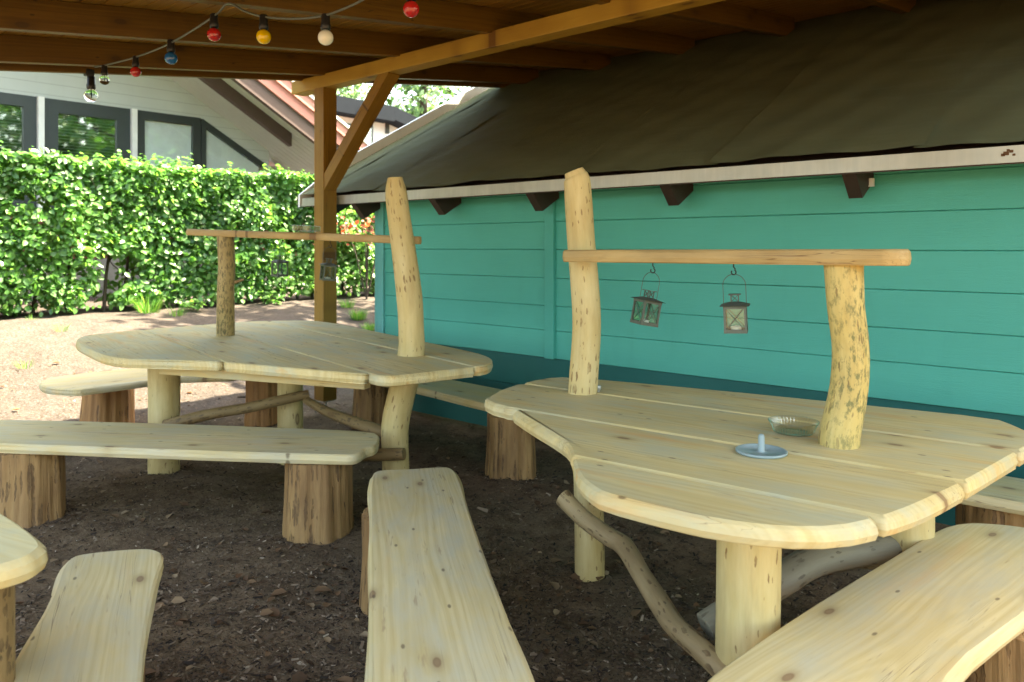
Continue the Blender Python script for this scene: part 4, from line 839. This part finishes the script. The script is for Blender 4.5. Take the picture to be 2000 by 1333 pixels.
# roof: soffit boards, rafters and red verge
XB = -12.25
b = MB(); nb = 16
for i in range(nb):
    xa, xc = HX-.4+(XB-HX+.4)*i/nb, HX-.4+(XB-HX+.4)*(i+1)/nb-.012
    for (ya, yb) in ((rdy, yR+1.3), (rdy, -10)):
        b.slab([(xa, ya, roofz(ya)+.0), (xc, ya, roofz(ya)+.0), (xc, yb, roofz(yb)+.0), (xa, yb, roofz(yb)+.0)], (0, 0, 1), .03)
b.build('soffit', M['soffit'], ho)
b = MB()
for (ya, yb) in ((rdy, yR+1.35), (rdy, -10)): b.slab([(HX-8, ya, roofz(ya)+.05), (XB-.05, ya, roofz(ya)+.05), (XB-.05, yb, roofz(yb)+.05), (HX-8, yb, roofz(yb)+.05)], (0, 0, 1), .12)
b.build('roof', M['redtrim'], ho)
def rake(x, ya, yb, dz0, dz1, wd, m, name):
    b = MB(); b.slab([(x, ya, roofz(ya)-dz0), (x, yb, roofz(yb)-dz0), (x, yb, roofz(yb)-dz1), (x, ya, roofz(ya)-dz1)], (-1, 0, 0), wd); b.build(name, M[m], ho)
yE = yR+1.35
rake(-13.1, rdy, PX(570, 300, -13.1).y, .25, -.0, .12, 'browntrim', 'rafter'); rake(-13.1, rdy, -9, .25, 0, .12, 'browntrim', 'rafter')
rake(XB, rdy, yE, .28, .0, .10, 'browntrim', 'barge_board'); rake(XB, rdy, -9, .28, 0, .10, 'browntrim', 'barge_board')
rake(XB+.04, rdy, yE+.05, -.005, -.22, .1, 'redtrim', 'verge_trim'); rake(XB+.09, rdy, yE+.1, -.225, -.42, .1, 'redtrim', 'verge_trim'); rake(XB+.12, rdy, yE+.12, -.425, -.48, .1, 'wpost', 'verge_flashing')
b = MB(); b.slab([(HX-.6, yR+.15, .5), (HX-7, yR+.15, .5), (HX-7, yR+.15, roofz(yR)-.1), (HX-.6, yR+.15, roofz(yR)-.1)], (0, -1, 0), .15); b.box((HX-.5, yR+.8, 2.0), (.12, 1.5, 2.4)); b.build('side_wall', M['wall'], ho)

# ================================================================== second house
SX = -19.5
h2 = thing('neighbour_house', (SX, 14, .6), 'distant white house with dark fascia seen past the square post', 'house')
def q2(px, py): return PX(px, py, SX)
ap, le, re_ = q2(748, 214), q2(560, 206), q2(860, 262)
b = MB(); b.slab([(SX, le.y-4, .4), (SX, re_.y, .4), (SX, re_.y, re_.z-.2), (SX, ap.y, ap.z-.2), (SX, le.y-4, ap.z-.05)], (-1, 0, 0), .2); b.build('wall', M['housewhite'], h2)
b = MB(); b.slab([(SX+.6, le.y-4.5, ap.z+.12), (SX+.6, ap.y, ap.z+.02), (SX+.6, ap.y, ap.z-.45), (SX+.6, le.y-4.5, ap.z-.35)], (-1, 0, 0), 6); b.build('fascia', M['darkroof'], h2)
b = MB(); b.slab([(SX+.6, ap.y+.003, ap.z+.02), (SX+.6, re_.y+.6, re_.z-.25), (SX+.6, re_.y+.6, re_.z-.6), (SX+.6, ap.y+.003, ap.z-.4)], (-1, 0, 0), 6); b.build('roof', M['darkroof'], h2)
for (pa, pb, pc, pd) in ((700, 727, 236, 292), (668, 690, 240, 300), (752, 759, 225, 262), (600, 640, 240, 300)):
    p0, p1 = q2(pa, pc), q2(pb, pd); b = MB(); b.box((SX+.01, (p0.y+p1.y)/2, (p0.z+p1.z)/2), (.06, abs(p1.y-p0.y), abs(p0.z-p1.z))); f = b.build('window', M['frame'], h2)
    if pb-pa > 15: b = MB(); b.box((SX+.043, (p0.y+p1.y)/2, (p0.z+p1.z)/2), (.006, abs(p1.y-p0.y)-.14, abs(p0.z-p1.z)-.14)); b.build('pane', M['wpane'], f)
p = q2(683, 211); b = MB(); b.lathe([(.0, -.16), (.07, -.13), (.085, -.06), (.05, 0), (.03, .06), (0, .06)], (SX+.7, p.y, p.z), 12); b.build('lamp', M['bwhite'], h2)

# ================================================================== TREES
def tree(x, y, h, r_, n, kind, label, lsz=.3, fmin=.3):
    g = .6 if x < -9 else 0.
    t = thing('conifer_tree' if kind == 'c' else 'broadleaf_tree', (x, y, g), label, 'tree', 'trees behind the buildings'); b = MB(); lean = random.uniform(-.3, .3)
    b.tube([(x, y, g-.2), (x+lean*.2, y, g+h*.3), (x+lean*.6, y+.1, g+h*.65), (x+lean, y+.1, g+h*.97)], [.02*h, .016*h, .009*h, .002*h], 10, .06, sub=3)
    P_ = []
    if kind == 'c':
        nb = 70
        for i in range(nb):
            f = .12+.86*i/nb; rr = r_*(1-f)**.75*random.uniform(.7, 1.1)+.15; a = i*2.4+random.uniform(-.4, .4); st_ = Vector((x+lean*f, y, g+h*f)); e = st_+Vector((math.cos(a)*rr, math.sin(a)*rr, -.22*rr)); b.tube([st_, (st_+e)/2+Vector((0, 0, .1*rr)), e], [.03, .02, .006], 5)
            for k in range(n//nb): u = random.random()**.7; sp = .12+.22*rr*u; P_.append(st_+(e-st_)*u+Vector((random.gauss(0, sp*.6), random.gauss(0, sp*.6), random.gauss(0, .12)-.1)))
    else:
        nb = 34
        for i in range(nb):
            f = random.uniform(fmin, .95); a = i*2.4+random.random(); rr = r_*math.sqrt(max(.08, 1-((f-.6)/.42)**2))*random.uniform(.6, 1.05); st_ = Vector((x+lean*f, y, g+h*f*.8)); e = Vector((x+math.cos(a)*rr, y+math.sin(a)*rr, g+h*f)); b.tube([st_, (st_+e)/2+Vector((0, 0, .15)), e], [.06, .035, .01], 6)
            cl = random.uniform(.5, .95)
            for k in range(n//nb):
                v = Vector((random.gauss(0, 1), random.gauss(0, 1), random.gauss(0, .8))); P_.append(e+v*(cl*.6)-(e-st_)*random.random()**2*.6)
    b.build('trunk', M['twig'], t); pos = np.array([tuple(v) for v in P_]); n = len(pos)
    c = np.array((x, y, g+h*.5)); o_ = pos-c; o_ /= np.linalg.norm(o_, axis=1)[:, None]+1e-6
    leaves('crown', pos, o_*.6+rng.normal(0, .6, (n, 3))+np.array((0, 0, -.5 if kind == 'c' else -.1)), o_+np.array((0, 0, .8))+rng.normal(0, .45, (n, 3)), rng.uniform(.45, 1.1, n)*lsz, M['needle' if kind == 'c' else 'treeleaf'], t, .7 if kind == 'c' else 1.2, np.clip(rng.normal(.5, .22, n)+.5*vnoise(pos[:, 0]+pos[:, 1], pos[:, 2], 1., 61), 0, 1))
tree(-25.0, 17.5, 13, 3.2, 5600, 'c', 'tall pale conifer behind the distant white house, furthest left of its row')
tree(-24.5, 22.0, 14, 3.4, 5600, 'c', 'tall conifer in the middle of the row behind the shed roof')
tree(-20.5, 24.5, 12, 3.2, 5600, 'c', 'conifer to the right in the row behind the shed roof verge')
tree(-27.5, 28.0, 16, 4.5, 5000, 'b', 'broadleaf tree standing behind the row of conifers', .38)
tree(-31, 20, 16, 4.5, 4600, 'b', 'broadleaf tree rising behind the distant white house', .38)
tree(4.0, 16.5, 11, 3.8, 5000, 'b', 'broadleaf tree behind the shed, mirrored in the house windows', .34)
tree(10.5, 13.5, 13, 4.2, 5000, 'b', 'broadleaf tree furthest along the shed, mirrored in the house windows', .34)
tree(-1.5, 19.0, 12, 3.6, 4600, 'c', 'conifer behind the shed, mirrored in the house windows', .34)
tree(-1.0, 13.5, 12, 3.6, 4600, 'b', 'broadleaf tree close behind the shed ridge, mirrored in the house windows', .36)
tree(7.5, 20.0, 15, 4.6, 5000, 'b', 'tallest broadleaf tree behind the shed, mirrored in the house windows', .4)
tree(15.0, 19.0, 16, 5.0, 5000, 'b', 'broadleaf tree far beyond the right end of the shed', .42)
tree(8.5, 9.3, 12, 3.4, 5200, 'b', 'broadleaf tree beside the right end of the shed, nearest to it', .34)
tree(-6.9, 9.6, 8.6, 2.1, 1300, 'b', 'broadleaf tree beyond the shed gable that dapples the sandy ground', .34, .55)
